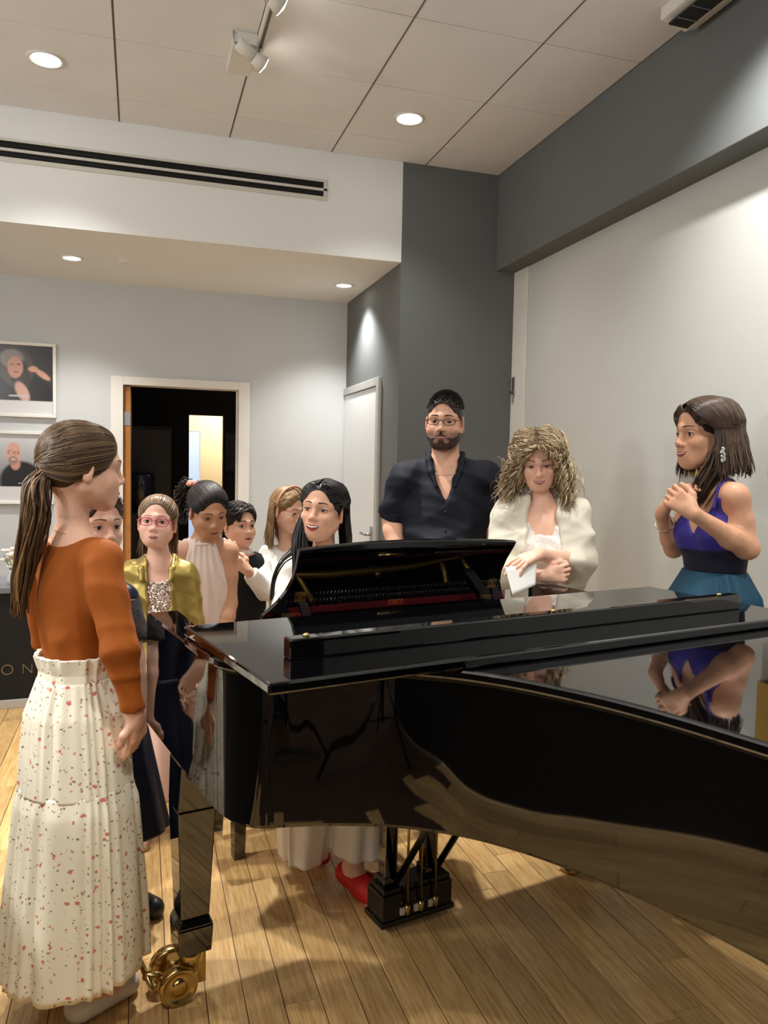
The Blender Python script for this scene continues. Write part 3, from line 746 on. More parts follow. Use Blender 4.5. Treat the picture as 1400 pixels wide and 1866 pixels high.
def surfnets(D, xs, ys, zs):
    S = D < 0
    c = [S[i:S.shape[0]-1+i, j:S.shape[1]-1+j, k:S.shape[2]-1+k] for i in (0, 1) for j in (0, 1) for k in (0, 1)]
    cnt = sum(a.astype(np.int8) for a in c)
    act = (cnt > 0) & (cnt < 8)
    I, J, K = np.nonzero(act); n = len(I)
    if n == 0: return np.zeros((0, 3)), np.zeros((0, 4), int)
    vid = np.full(act.shape, -1, np.int64); vid[I, J, K] = np.arange(n)
    acc = np.zeros((n, 3)); num = np.zeros(n)
    corners = [(i, j, k) for i in (0, 1) for j in (0, 1) for k in (0, 1)]
    for a in corners:
        for ax in range(3):
            if a[ax]: continue
            b = list(a); b[ax] = 1
            da = D[I+a[0], J+a[1], K+a[2]]; db = D[I+b[0], J+b[1], K+b[2]]
            m = (da < 0) != (db < 0); t = np.where(m, da/(da-db+1e-20), 0)
            p = np.array(a, float)[None, :].repeat(n, 0); p[:, ax] = t
            acc[m] += p[m]; num[m] += 1
    loc = acc/num[:, None]
    def co(arr, idx, f): return arr[idx]+(arr[idx+1]-arr[idx])*f
    V = np.stack([co(xs, I, loc[:, 0]), co(ys, J, loc[:, 1]), co(zs, K, loc[:, 2])], 1)
    Q = []
    for ax in range(3):
        sl0 = [slice(1, -1)]*3; sl1 = [slice(1, -1)]*3
        sl0[ax] = slice(0, -1); sl1[ax] = slice(1, None)
        A, Bb = S[tuple(sl0)], S[tuple(sl1)]
        ii = np.stack(np.nonzero(A != Bb), 1)
        if not len(ii): continue
        flip = A[tuple(ii.T)]
        off = np.ones(3, int); off[ax] = 0; g = ii+off
        u, v = (ax+1) % 3, (ax+2) % 3
        def cell(du, dv):
            h = g.copy(); h[:, u] -= du; h[:, v] -= dv; return vid[h[:, 0], h[:, 1], h[:, 2]]
        q = np.stack([cell(1, 1), cell(0, 1), cell(0, 0), cell(1, 0)], 1)
        q[~flip] = q[~flip][:, ::-1]
        Q.append(q)
    Q = np.concatenate(Q); return V, Q[(Q >= 0).all(1)]
def skin_field(F, step, box=None, disp=None):
    lo, hi = F.bounds() if box is None else box
    lo = np.array(lo)-step*2.5; hi = np.array(hi)+step*2.5
    ax = [np.arange(lo[i], hi[i]+step, step) for i in range(3)]
    D = F.grid(*ax)
    if disp is not None:
        X, Y, Z = np.meshgrid(*ax, indexing='ij'); near = np.abs(D) < .04
        D[near] += disp(X[near], Y[near], Z[near]).astype(np.float32)
    return surfnets(D, *ax)
def drop_inside(V, Q, lo, hi):
    c = V[Q].mean(1); k = ~((c > lo) & (c < hi)).all(1); Q = Q[k]
    used = np.unique(Q); m = np.full(len(V), -1); m[used] = np.arange(len(used)); return V[used], m[Q]
def folds(dirs, amp, seed=0, scale=1.0):
    """cloth creases: a sum of ridged sines along a few directions"""
    r = np.random.RandomState(seed); W_ = []
    for d in dirs:
        for k in range(2): W_.append((nrm(np.array(d)+r.normal(0, .25, 3))*r.uniform(45, 85)*scale, r.uniform(0, 6.28), nrm(r.normal(0, 1, 3))*12))
    def f(X, Y, Z):
        s = 0
        for w, ph, w2 in W_:
            s = s+(np.abs(np.sin((w[0]*X+w[1]*Y+w[2]*Z)*.5+ph+1.5*np.sin(w2[0]*X+w2[1]*Y+w2[2]*Z)))-.6)
        return s*amp/len(W_)**.5
    return f

# ---- head field in head units: eye level is z=0, face towards +y, chin -.11, crown +.115
def skull_field():
    F = Field(); F.ell((0, -.018, .036), (.0735, .093, .079)); F.ell((0, .03, .042), (.061, .054, .058), .03); F.ell((0, -.045, -.02), (.060, .060, .055), .04); return F
def head_field(o):
    F = skull_field(); j = o.get('jaw', 1.0); ck = o.get('cheek', 1.0); ch = o.get('child', 0.0); nl = o.get('nose', 1.0)-.06*ch; up = .007*ch
    F.ell((0, .033, -.028), (.0585*ck, .054, .06), .03)
    F.ell((0, .036, -.064+up), (.0485*j+.001*ch, .047, .041), .035)
    F.ell((0, .068, -.0975+up), (.022*j, .019, .0155), .028)
    for s in (-1, 1):
        F.cap((s*(.049*j-.002*ch), .0, -.055), (s*.022*j, .062, -.090+up), .018, .015, .035)
        sm = o.get('smile', 0)
        F.ell((s*(.034+.003*sm), .060+.001*sm, -.034+.006*sm), (.022*ck+.003*ch, .021+.002*sm, .022-.002*sm), .035-.012*sm)
        F.cap((s*.008, .086, .021), (s*.046, .064, .018), .0095, .009, .022)
        F.ell((s*.033, .1015, .0005), (.020, .016, .0125), .020, True)
        F.ell((s*.0745, -.008, -.008), (.0075, .019, .031), .006, R=rotz(s*-.35))
        F.ell((s*.0815, -.006, -.004), (.0055, .011, .019), .004, True, R=rotz(s*-.35))
        F.ell((s*.076, -.002, -.033), (.006, .009, .009), .006)
        F.ell((s*.0120, .0955, -.0345), (.0080, .0105, .0068), .007)
    F.cap((0, .085, .012), (0, .105*nl, -.026), .0070, .0092, .014)
    F.ell((0, .1065*nl, -.030), (.0092, .0085, .0080), .007)
    F.ell((0, .078, -.064), (.027, .0175, .022), .024)
    for s in (-1, 1):
        F.ell((s*.0315, .0715, 0), (.0146, .0146, .0146), .005)
        F.ell((s*.0318, .089, -.0004), (.0145, .012, o.get('lid', .0056)), .0015, True)
    return F
def rotz(a): c, s = math.cos(a), math.sin(a); return np.array([[c, -s, 0], [s, c, 0], [0, 0, 1.]])
def rotx(a): c, s = math.cos(a), math.sin(a); return np.array([[1., 0, 0], [0, c, -s], [0, s, c]])
def roty(a): c, s = math.cos(a), math.sin(a); return np.array([[c, 0, s], [0, 1., 0], [-s, 0, c]])
VIEW_A = math.atan2(-FW[0], -FW[1])           # heading of a figure that faces the camera
def heading(deg):
    """rotation whose +y faces the camera for 0 and swings towards the picture's right for +90"""
    d = math.radians(deg); f = -FW*[1, 1, 0]; f = nrm(f); r = nrm(RT*[1, 1, 0])
    y = f*math.cos(d)+r*math.sin(d); z = np.array([0, 0, 1.]); x = np.cross(y, z)
    return np.stack([x, y, z], 1)

def tubes(polys, rads, nside=5, flat=1.0, hint=None):
    """many strands -> verts, quads.  polys: (N,M,3), rads: (N,M)"""
    P = np.asarray(polys, float); N, M, _ = P.shape
    T = np.gradient(P, axis=1); T /= np.linalg.norm(T, axis=2, keepdims=True)+1e-9
    ref = np.array([0, 0, 1.]) if hint is None else hint
    ref = np.broadcast_to(ref, P.shape)
    U = np.cross(T, ref); nU = np.linalg.norm(U, axis=2, keepdims=True); U = np.where(nU < .05, np.cross(T, np.array([.3, .9, .1])), U)
    U /= np.linalg.norm(U, axis=2, keepdims=True)+1e-9; Wd = np.cross(T, U)
    V = []
    for k in range(nside):
        a = 2*math.pi*k/nside; V.append(P+(U*math.cos(a)+Wd*math.sin(a)*flat)*np.asarray(rads)[..., None])
    V = np.stack(V, 2)                                   # N,M,S,3
    idx = np.arange(N*M*nside).reshape(N, M, nside)
    a, b_ = idx[:, :-1], idx[:, 1:]
    Q = np.stack([a, np.roll(a, -1, 2), np.roll(b_, -1, 2), b_], -1).reshape(-1, 4)
    return V.reshape(-1, 3), Q, idx.shape
def bez(P, M):
    """resample control polylines (N,C,3) smoothly to M points (Catmull-Rom)"""
    P = np.asarray(P, float); N, C, _ = P.shape
    E = np.concatenate([2*P[:, :1]-P[:, 1:2], P, 2*P[:, -1:]-P[:, -2:-1]], 1)
    t = np.linspace(0, C-1, M); i = np.minimum(t.astype(int), C-2); f = (t-i)[None, :, None]
    p0, p1, p2, p3 = E[:, i], E[:, i+1], E[:, i+2], E[:, i+3]
    return .5*((2*p1)+(p2-p0)*f+(2*p0-5*p1+4*p2-p3)*f*f+(3*p1-p0-3*p2+p3)*f**3)

M_EYEW = mat('eye_white', (226, 220, 214), .25); M_PUP = mat('pupil', (8, 7, 7), .08); M_TEETH = mat('teeth', (236, 230, 220), .25)
M_MOUTH = mat('mouth_inside', (70, 20, 22), .5); M_LASH = mat('lash', (26, 18, 15), .7)
def hair_mat(name): return mat(name, (255, 255, 255), .38, attr='Col', spec=.4)
M_HAIR = hair_mat('hair_strands')
SKINS = {}
def skin_mat(): return mat('skin', (255, 255, 255), .47, attr='Col', sss=.12, noise=(60, .05), bump=(420, .05), spec=.4)

class Person:
    def __init__(s, label, base, skin, group=None):
        s.base = np.array([base[0], base[1], 0.0]); s.F = Field(); s.skin = lin(skin)
        s.root = empty('person', tuple(s.base), 0, label, 'person', group)
        s.fine = []; s.paint = []
    def mesh(s, name, V, Q, m, cols=None, smooth=True, label=None, fmat=None, kind=None):
        return mesh_np(name, np.asarray(V)-s.base, Q, m, s.root, smooth, cols, fmat, label=label, kind=kind)
    # ---------------- head
    def head(s, px, py, d, yaw, pitch=0, roll=0, hs=1.0, res=.0021, **o):
        s.ho = o; s.hs = hs; s.hc = Wp(px, py, d)
        s.HR = heading(yaw)@roty(math.radians(roll))@rotx(math.radians(-pitch))
        s.HF = head_field(o).moved(s.HR, s.hc, hs); s.F.add(s.HF); s.res = res
        ext = np.array([.125]*3)*hs; s.hbox = (s.hc-ext-[0, 0, .012*hs], s.hc+ext+[0, 0, .012*hs])
    def H(s, P): return (np.asarray(P, float)*s.hs)@s.HR.T+s.hc
    def HI(s, P): return ((np.asarray(P, float)-s.hc)@s.HR)/s.hs
    def torso(s, neck, pelvis, yaw, shA, shB, cw, ww, pw, depth=.66, bust=0.0, neck_r=.052, nlean=.0, belly=0.0):
        """neck base, pelvis, shoulders: world points; cw, ww, pw: half widths of chest, waist, hips"""
        N, P = np.array(neck), np.array(pelvis); up = nrm(N-P); L = np.linalg.norm(N-P)
        y = heading(yaw)[:, 1]; y = nrm(y-up*(y@up)); x = np.cross(y, up); R = np.stack([x, y, up], 1); s.TR = R; s.N, s.P, s.L = N, P, L
        T = Field()
        T.ell(P+up*L*.70, (cw, cw*depth, L*.30), .05, R=R); T.ell(P+up*L*.38+y*belly*.5, (ww, ww*(depth+.06)+belly, L*.30), .06, R=R); T.ell(P+up*L*.02, (pw, pw*.72, L*.24), .06, R=R)
        T.cap(shA, shB, .042*cw/.15, None, .05)
        for q in (shA, shB): T.cap(N-up*.005, np.array(q)+up*.005, .042*neck_r/.052, .036*cw/.15, .045)
        if bust:
            for k in (-1, 1): T.ell(P+up*L*.66+x*k*cw*.46+y*cw*depth*.72, (bust, bust*.9, bust), .04, R=R)
        s.T = T; s.tyaw = yaw; s.F.add(T)
        s.F.cap(N-up*.02, s.H((0, -.028, -.06)), neck_r, neck_r*.9, .03)
    def arm(s, sh, el, wr, r=(.043, .035, .025), tag='A'):
        sh, el, wr = map(np.array, (sh, el, wr)); f = Field()
        f.cap(sh, sh+(el-sh)*.45, r[0], r[0]*.95, .03); f.cap(sh+(el-sh)*.45, el, r[0]*.95, r[1], .02)
        f.cap(el, el+(wr-el)*.3, r[1]*.98, r[1]*1.02, .015); f.cap(el+(wr-el)*.3, wr, r[1]*1.02, r[2], .015)
        s.F.add(f); setattr(s, 'arm'+tag, (sh, el, wr, r)); return f
    def hand(s, wr, fwd, palm, size=1.0, curl=(.35, .4, .45, .5), thumb=.5, spread=.06, fine=True, side=1):
        """wr wrist; fwd direction of the metacarpals; palm = palm normal; side=+1 thumb towards fwd x palm"""
        wr = np.array(wr, float); y = nrm(fwd); z = nrm(np.array(palm)-y*(np.array(palm)@y)); x = np.cross(y, z)*side; k = size; f = Field()
        f.cap(wr, wr+y*.03*k, .021*k, .022*k, .012)
        for i, t in enumerate((.028, .010, -.010, -.027)):
            f.cap(wr+y*.02*k+x*t*.5*k, wr+y*.078*k+x*t*k, .0155*k, .0120*k, .010)
        lens = (.041, .046, .042, .033); tips = []
        for i, t in enumerate((.029, .0098, -.0098, -.028)):
            p = wr+y*(.083-.004*abs(i-1.2))*k+x*t*k; a = 0.0; ln = lens[i]*k; r_ = .0088*k
            sp = (1.5-i)*spread
            for sgm, fr in enumerate((1.0, .66, .52)):
                a += curl[i]*(1.0, 1.1, .8)[sgm]
                dr = nrm(y*math.cos(a)+z*math.sin(a)+x*sp*math.cos(a)); q = p+dr*ln*fr
                f.cap(p, q, r_, r_*.92, .004); p = q; r_ *= .92
            tips.append(p)
        b0 = wr+y*.022*k+x*.017*k; b1 = b0+nrm(y*.62+x*.72+z*.28)*.040*k; b2 = b1+nrm(y*.85+x*(.5-thumb*.7)+z*.35)*.032*k; b3 = b2+nrm(y*.85+x*(.25-thumb*.8)+z*.4)*.025*k
        f.chain([b0, b1, b2, b3], [.0145*k, .0115*k, .0100*k, .0080*k], .008)
        s.F.add(f)
        if fine:
            lo, hi = f.bounds(); s.fine.append((lo-.006, hi+.006))
        s.tips = tips; return tips
    def legs(s, hipw, y0=0.0, shoe=(20, 20, 22), z_pel=None, feet_yaw=None, toe=.16, r=(.075, .052, .036), spread=1.0, shoes=True):
        R = heading(s.tyaw if feet_yaw is None else feet_yaw); x, y = R[:, 0], R[:, 1]; P = s.P
        for k in (-1, 1):
            hip = P+x*k*hipw*.5; ank = np.array([P[0], P[1], .085])+x*k*hipw*.42*spread+y*y0; knee = (hip+ank)/2+y*.02
            s.F.chain([hip, knee, ank], list(r), .03); s.F.cap(ank, ank+y*.05-[0, 0, .04], r[2], r[2]*.95, .02)
            s.F.cap(ank+y*.0-[0, 0, .045], ank+y*toe*.8-[0, 0, .062], r[2]*.85, .022, .02)
            if shoes:
                f = Field(); f.cap(ank-[0, 0, .052]-y*.03, ank+y*toe*.85-[0, 0, .058], .040, .034, .02); f.cut((0, 0, .004), (0, 0, -1)); f.cut((0, 0, .075), (0, 0, 1))
                V, Q = skin_field(f, .006); s.mesh('shoe', V, Q, mat('shoe_%d_%d_%d' % shoe, shoe, .4))
    # ---------------- build the body mesh
    def build(s, coarse=.011, lip=(150, 70, 66), lipmix=.0, beard=None, cheek=.18):
        V, Q = [], []; n = 0
        boxes = [s.hbox]+s.fine
        v, q = skin_field(s.F, coarse)
        for lo, hi in boxes: v, q = drop_inside(v, q, np.array(lo)+coarse*.9, np.array(hi)-coarse*.9)
        V.append(v); Q.append(q); n += len(v)
        for i, (lo, hi) in enumerate(boxes):
            st = s.res*s.hs/.95 if i == 0 else .0030
            v, q = skin_field(s.F, st, (np.array(lo)+st*2.5, np.array(hi)-st*2.5)); V.append(v); Q.append(q+n); n += len(v)
        V = np.concatenate(V); Q = np.concatenate(Q)
        h = s.HI(V); C = np.ones((len(V), 3))*s.skin
        g = lambda c, r: np.exp(-(((h-np.array(c))/np.array(r))**2).sum(1))
        red = s.skin*np.array([1.06, .72, .70])
        w = sum(g((k*.040, .075, -.032), (.018, .03, .016)) for k in (-1, 1))*cheek+g((0, .112, -.03), (.012, .02, .012))*cheek*.8+sum(g((k*.078, -.005, -.005), (.012, .03, .035)) for k in (-1, 1))*.25
        C = C*(1-w[:, None])+red*w[:, None]
        w = sum(g((k*.033, .088, .004), (.016, .02, .008)) for k in (-1, 1))*.22; C = C*(1-w[:, None])+s.skin*np.array([.55, .42, .40])*w[:, None]
        if beard is not None:
            w = np.clip((-.030-h[:, 2])/.02, 0, 1)*np.clip((h[:, 1]+.01)/.03, 0, 1)*np.clip((.13+h[:, 2])/.02, 0, 1)
            C = C*(1-.55*w[:, None])+lin(beard)*.55*w[:, None]
        s.body = s.mesh('body', V, Q, skin_mat(), C)
        s.face(lip)
        return s.body
    def surf(s, x, z, y0=.135, y1=.03):
        """front surface of the head at (x,z), head units"""
        ys = np.linspace(y0, y1, 60); P = np.stack([np.broadcast_to(x[..., None], x.shape+(60,)), np.broadcast_to(ys, x.shape+(60,)), np.broadcast_to(z[..., None], x.shape+(60,))], -1)
        D = s.HF.at(s.H(P)); inside = D < 0; i = np.argmax(inside, -1); i = np.clip(i, 1, 59)
        da = np.take_along_axis(D, i[..., None]-1, -1)[..., 0]; db = np.take_along_axis(D, i[..., None], -1)[..., 0]
        t = np.clip(da/(da-db+1e-12), 0, 1); return ys[i-1]+(ys[i]-ys[i-1])*t
    def patch(s, name, x0, x1, zu, zl, puff, m, nx=17, ny=6, base=.0004, label=None, yfix=None):
        u = np.linspace(x0, x1, nx); v = np.linspace(0, 1, ny); X, Vv = np.meshgrid(u, v, indexing='ij')
        Z = zl(X)+(zu(X)-zl(X))*Vv
        Y = s.surf(X, Z) if yfix is None else np.full(X.shape, yfix)
        e = np.clip(np.minimum(X-x0, x1-X)/(x1-x0)*6, 0, 1)
        Y = Y+base+puff*np.sin(np.pi*Vv)*e-.0012*(np.minimum(np.minimum(Vv, 1-Vv)*6, e*3) < .2)
        P = np.stack([X, Y, Z], -1); Bk = P.copy(); Bk[..., 1] -= .0035
        idx = np.arange(nx*ny).reshape(nx, ny); f = lambda a: np.stack([a[:-1, :-1], a[:-1, 1:], a[1:, 1:], a[1:, :-1]], -1).reshape(-1, 4)
        Qa = f(idx)
        return s.mesh(name, s.H(P.reshape(-1, 3)), Qa, m, None, True, label)
    def face(s, lip):
        o = s.ho; sm = o.get('smile', 0.0); op = o.get('open', 0.0); mw = o.get('mouth', .0225)+.005*sm; mz = -.0645
        lm = mat('lips_%d_%d_%d' % lip, lip, .32)
        cor = lambda x: sm*.009*(np.abs(x)/mw)**2
        gap = lambda x: op*.0095*np.sqrt(np.clip(1-(x/mw)**2, 0, 1))
        tp = lambda x: np.clip(1-(np.abs(x)/mw)**2.2, 0, 1)
        mid = lambda x: mz+cor(x)
        if o.get('hideface'): return
        if op > 0:
            s.patch('mouth_inside', -mw*.95, mw*.95, lambda x: mid(x)+gap(x)*.5+.001, lambda x: mid(x)-gap(x)*1.05-.001, .0, M_MOUTH, base=.0006)
            s.patch('teeth', -mw*.82, mw*.82, lambda x: mid(x)+gap(x)*.5+.0012, lambda x: mid(x)-gap(x)*.42, .0008, M_TEETH, base=.0014)
        s.patch('lip', -mw, mw, lambda x: mid(x)+gap(x)*.45+tp(x)*(.0052-.0014*np.exp(-(x/.004)**2)+.0008*np.exp(-((np.abs(x)-.007)/.004)**2)), lambda x: mid(x)+gap(x)*.45, .0026, lm)
        s.patch('lip', -mw*.93, mw*.93, lambda x: mid(x)-gap(x)*1.0, lambda x: mid(x)-gap(x)*1.0-tp(x)*.0072-.0003, .0034, lm)
        if op == 0: s.patch('mouth_line', -mw, mw, lambda x: mid(x)+.0006, lambda x: mid(x)-.0007, .0006, M_MOUTH, base=.0012)
        bc = mat('brow_%d_%d_%d' % o.get('brow', (52, 38, 30)), o.get('brow', (52, 38, 30)), .8); bt = o.get('browt', .0036)*1.25; bz = o.get('browz', .0235)
        ic = mat('iris_%d_%d_%d' % o.get('iris', (70, 46, 30)), o.get('iris', (70, 46, 30)), .3)
        lid = o.get('lid', .0056); gz = np.array(o.get('gaze', (0., 0.)))
        for k in (-1, 1):
            sx = lambda x: np.clip((k*x-.011)/.038, 0, 1)
            arch = lambda x: bz+.0055*np.sin(np.clip(sx(x)*1.15, 0, 1.2)*2.2)-.004*sx(x)
            xs_ = (.012, .049) if k > 0 else (-.049, -.012)
            s.patch('eyebrow', xs_[0], xs_[1], lambda x: arch(x)+bt*(1-.55*sx(x)), lambda x: arch(x)-bt*.35*(1-.8*sx(x)), .0016, bc, ny=5)
            # nostril
            s.patch('nostril', k*.0072-.0036, k*.0072+.0036, lambda x: -.0372+0*x, lambda x: -.0398+0*x, .0002, M_MOUTH, nx=5, ny=3)
            # eyeball: rings around the gaze axis
            c = np.array([k*.0315, .0715, 0]); r = .0133
            g = nrm([math.sin(gz[0])*1.0, math.cos(gz[0])*math.cos(gz[1]), math.sin(gz[1])])
            u = nrm(np.cross(g, [0, 0, 1])); w = np.cross(g, u)
            ang = np.radians([0.5, 13, 15, 29, 31, 48, 70, 100, 130]); n = 20; ph = np.arange(n)*2*np.pi/n
            V = np.concatenate([c+r*(math.cos(a)*g+math.sin(a)*(np.cos(ph)[:, None]*u+np.sin(ph)[:, None]*w)) for a in ang])
            idx = np.arange(len(ang)*n).reshape(len(ang), n)
            Q = np.stack([idx[:-1], np.roll(idx[:-1], -1, 1), np.roll(idx[1:], -1, 1), idx[1:]], -1)
            fm = np.repeat([0, 0, 1, 1, 2, 2, 2, 2], n)
            s.mesh('eye', s.H(V), Q.reshape(-1, 4), [M_PUP, ic, M_EYEW], None, True, None, fm)
            # upper lash line and lid crease
            lu = lambda x: -.0004+lid*np.sqrt(np.clip(1-((x-k*.0318)/.0150)**2, 0, 1))
            t = np.linspace(-1, 1, 13); X = k*.0318+t*.0148; Z = lu(X)+.0004
            rr = .0146*1.02; Y = c[1]+np.sqrt(np.clip(rr**2-(X-c[0])**2-(Z-c[2])**2, 1e-8, 1))
            Y = np.maximum(Y, .0760)
            lw = o.get('lash', .0011)
            Vt, Qt, _ = tubes(s.H(np.stack([X, Y+.0006, Z], -1))[None], (lw*s.hs*(1.25-.5*np.abs(t)))[None], 6)
            s.mesh('eyelash', Vt, Qt, M_LASH)
            Z2 = -.0004-lid*np.sqrt(np.clip(1-(t*.0148/.0150)**2, 0, 1)); Y2 = c[1]+np.sqrt(np.clip(rr**2-(X-c[0])**2-(Z2-c[2])**2, 1e-8, 1)); Y2 = np.maximum(Y2, .0760)
            Vt, Qt, _ = tubes(s.H(np.stack([X, Y2+.0002, Z2], -1))[None], np.full((1, 13), .00045*s.hs), 5)
            s.mesh('eyelash', Vt, Qt, mat('lash_low', (104, 66, 54), .7))
    # ---------------- clothes
    def cloth(s, name, F, m, step=.008, disp=None, label=None):
        V, Q = skin_field(F, step, None, disp); return s.mesh(name, V, Q, m, None, True, label)
    def sleeve(s, tag, upto, r0, r1, r2=None, k=.03, sh_r=None):
        """sleeve field along the arm; upto 0..1 upper arm, 1..2 forearm"""
        sh, el, wr, r = getattr(s, 'arm'+tag); f = Field()
        if upto <= 1: f.cap(sh, sh+(el-sh)*upto, r0, r1, k, flat=True)
        else:
            f.cap(sh, el, r0, r1, k); e = el+(wr-el)*(upto-1); f.cap(el, e, r1, r2 or r1, .015, flat=True)
        return f
    # ---------------- hair
    def scalp(s, D, off=0.0):
        D = np.asarray(D, float); D = D/np.linalg.norm(D, axis=-1, keepdims=True); c = np.array([0, -.018, .030])
        return c+D*(SKULL_R(D)[..., None]+off)
    def cap_hair(s, col, t=.004, face=((0, .098, -.034), (.068, .066, .112)), ears=True, nape=-.075, ears_r=(.03, .034, .045), name='hair_cap'):
        F = skull_field().grown(t)
        F.ell(face[0], face[1], .008, True)
        if ears:
            for k in (-1, 1): F.ell((k*.085, .018, -.038), ears_r, .006, True)
        F.cut((0, 0, nape), (0, 0, -1))
        W_ = F.moved(s.HR, s.hc, s.hs)
        V, Q = skin_field(W_, .0042)
        return s.mesh(name, V, Q, M_HAIR, np.ones((len(V), 3))*lin(col))
    def strands(s, ctrl, col, col2=None, r=.0035, M=14, taper=(.7, 1.0, .35), seed=1, world=False, name='hair', flat=.6, nside=5, curl=None, label=None):
        """ctrl (N,C,3) head-space control polylines"""
        rn = np.random.RandomState(seed); P = bez(ctrl, M); N = len(P)
        if curl is not None:
            amp, turns, start = curl
            t = np.linspace(0, 1, M); T = np.gradient(P, axis=1); T /= np.linalg.norm(T, axis=2, keepdims=True)+1e-9
            U = np.cross(T, [0, 1, .2]); U /= np.linalg.norm(U, axis=2, keepdims=True)+1e-9; W_ = np.cross(T, U)
            ph = rn.uniform(0, 6.28, (N, 1))+t[None]*turns*6.28*rn.uniform(.8, 1.25, (N, 1)); A = amp*np.clip((t-start)/.3, 0, 1)[None]*rn.uniform(.6, 1.3, (N, 1))
            P = P+(U*np.cos(ph)[..., None]+W_*np.sin(ph)[..., None])*A[..., None]
        W_ = P if world else s.H(P)
        t = np.linspace(0, 1, M); prof = np.interp(t, [0, .3, .8, 1], [taper[0], taper[1], taper[1]*.85, taper[2]])
        R = r*(1 if world else s.hs)*rn.uniform(.7, 1.3, (N, 1))*prof
        V, Q, sh = tubes(W_, R, nside, flat)
        mixv = rn.uniform(0, 1, (N, 1, 1, 1))**1.5
        c1, c2 = lin(col), lin(col2 or col)
        C = (c1*(1-mixv)+c2*mixv)*rn.uniform(.75, 1.2, (N, 1, 1, 1)); C = np.broadcast_to(C, (N, M, nside, 3)).reshape(-1, 3)
        return s.mesh(name, V, Q, M_HAIR, C, True, label)
_SK = skull_field()
def SKULL_R(D):
    """distance from the skull centre to the scalp along unit directions"""
    D = np.asarray(D, float); rs = np.linspace(.05, .14, 40); c = np.array([0, -.018, .030])
    P = c+D[..., None, :]*rs[:, None]; d = _SK.at(P); i = np.clip(np.argmax(d > 0, -1), 1, 39)
    a = np.take_along_axis(d, i[..., None]-1, -1)[..., 0]; b = np.take_along_axis(d, i[..., None], -1)[..., 0]
    return rs[i-1]+(rs[i]-rs[i-1])*np.clip(-a/(b-a+1e-9), 0, 1)
FACE_E = (np.array([0, .098, -.034]), np.array([.068, .066, .112]))
def in_face(D, grow=0.0):
    P = np.array([0, -.018, .030])+D*SKULL_R(D)[..., None]; return (((P-FACE_E[0])/(FACE_E[1]+grow))**2).sum(-1) < 1
def _hline():
    out = []
    for phi in np.radians(np.linspace(118, 0, 16)):
        t = np.radians(np.linspace(8, 110, 120)); D = np.stack([np.sin(t)*math.sin(phi), np.cos(t), np.sin(t)*math.cos(phi)], 1)
        out.append(D[int(np.argmax(~in_face(D, .001)))])
    return np.array(out)
HLINE = _hline()
def line_dirs(n, seed, jit=.04, lo=0.0):
    """directions spread along the hairline from ear to ear"""
    r = np.random.RandomState(seed); t = r.uniform(lo, 1, n)*(len(HLINE)-1); I = np.arange(len(HLINE))
    D = np.stack([np.interp(t, I, HLINE[:, k]) for k in range(3)], 1); D[:, 0] *= np.where(r.rand(n) < .5, 1, -1)
    back = np.abs(r.normal(0, jit, (n, 1))); D = D-np.array([[0, 1., 0]])*back*.8+np.stack([D[:, 0]*0, D[:, 0]*0, D[:, 2]*.3], 1)*back; return D/np.linalg.norm(D, axis=1)[:, None]
def slerp(a, b, t):
    a = a/np.linalg.norm(a, axis=-1, keepdims=True); b = b/np.linalg.norm(b, axis=-1, keepdims=True)
    w = np.arccos(np.clip((a*b).sum(-1, keepdims=True), -.9999, .9999)); return (np.sin((1-t)*w)*a+np.sin(t*w)*b)/np.sin(w)
def dirs(n, seed, zmin=-.5, keep=None):
    r = np.random.RandomState(seed); D = r.normal(0, 1, (n*4, 3)); D /= np.linalg.norm(D, axis=1)[:, None]
    m = D[:, 2] > zmin
    if keep is not None: m &= keep(D)
    return D[m][:n]
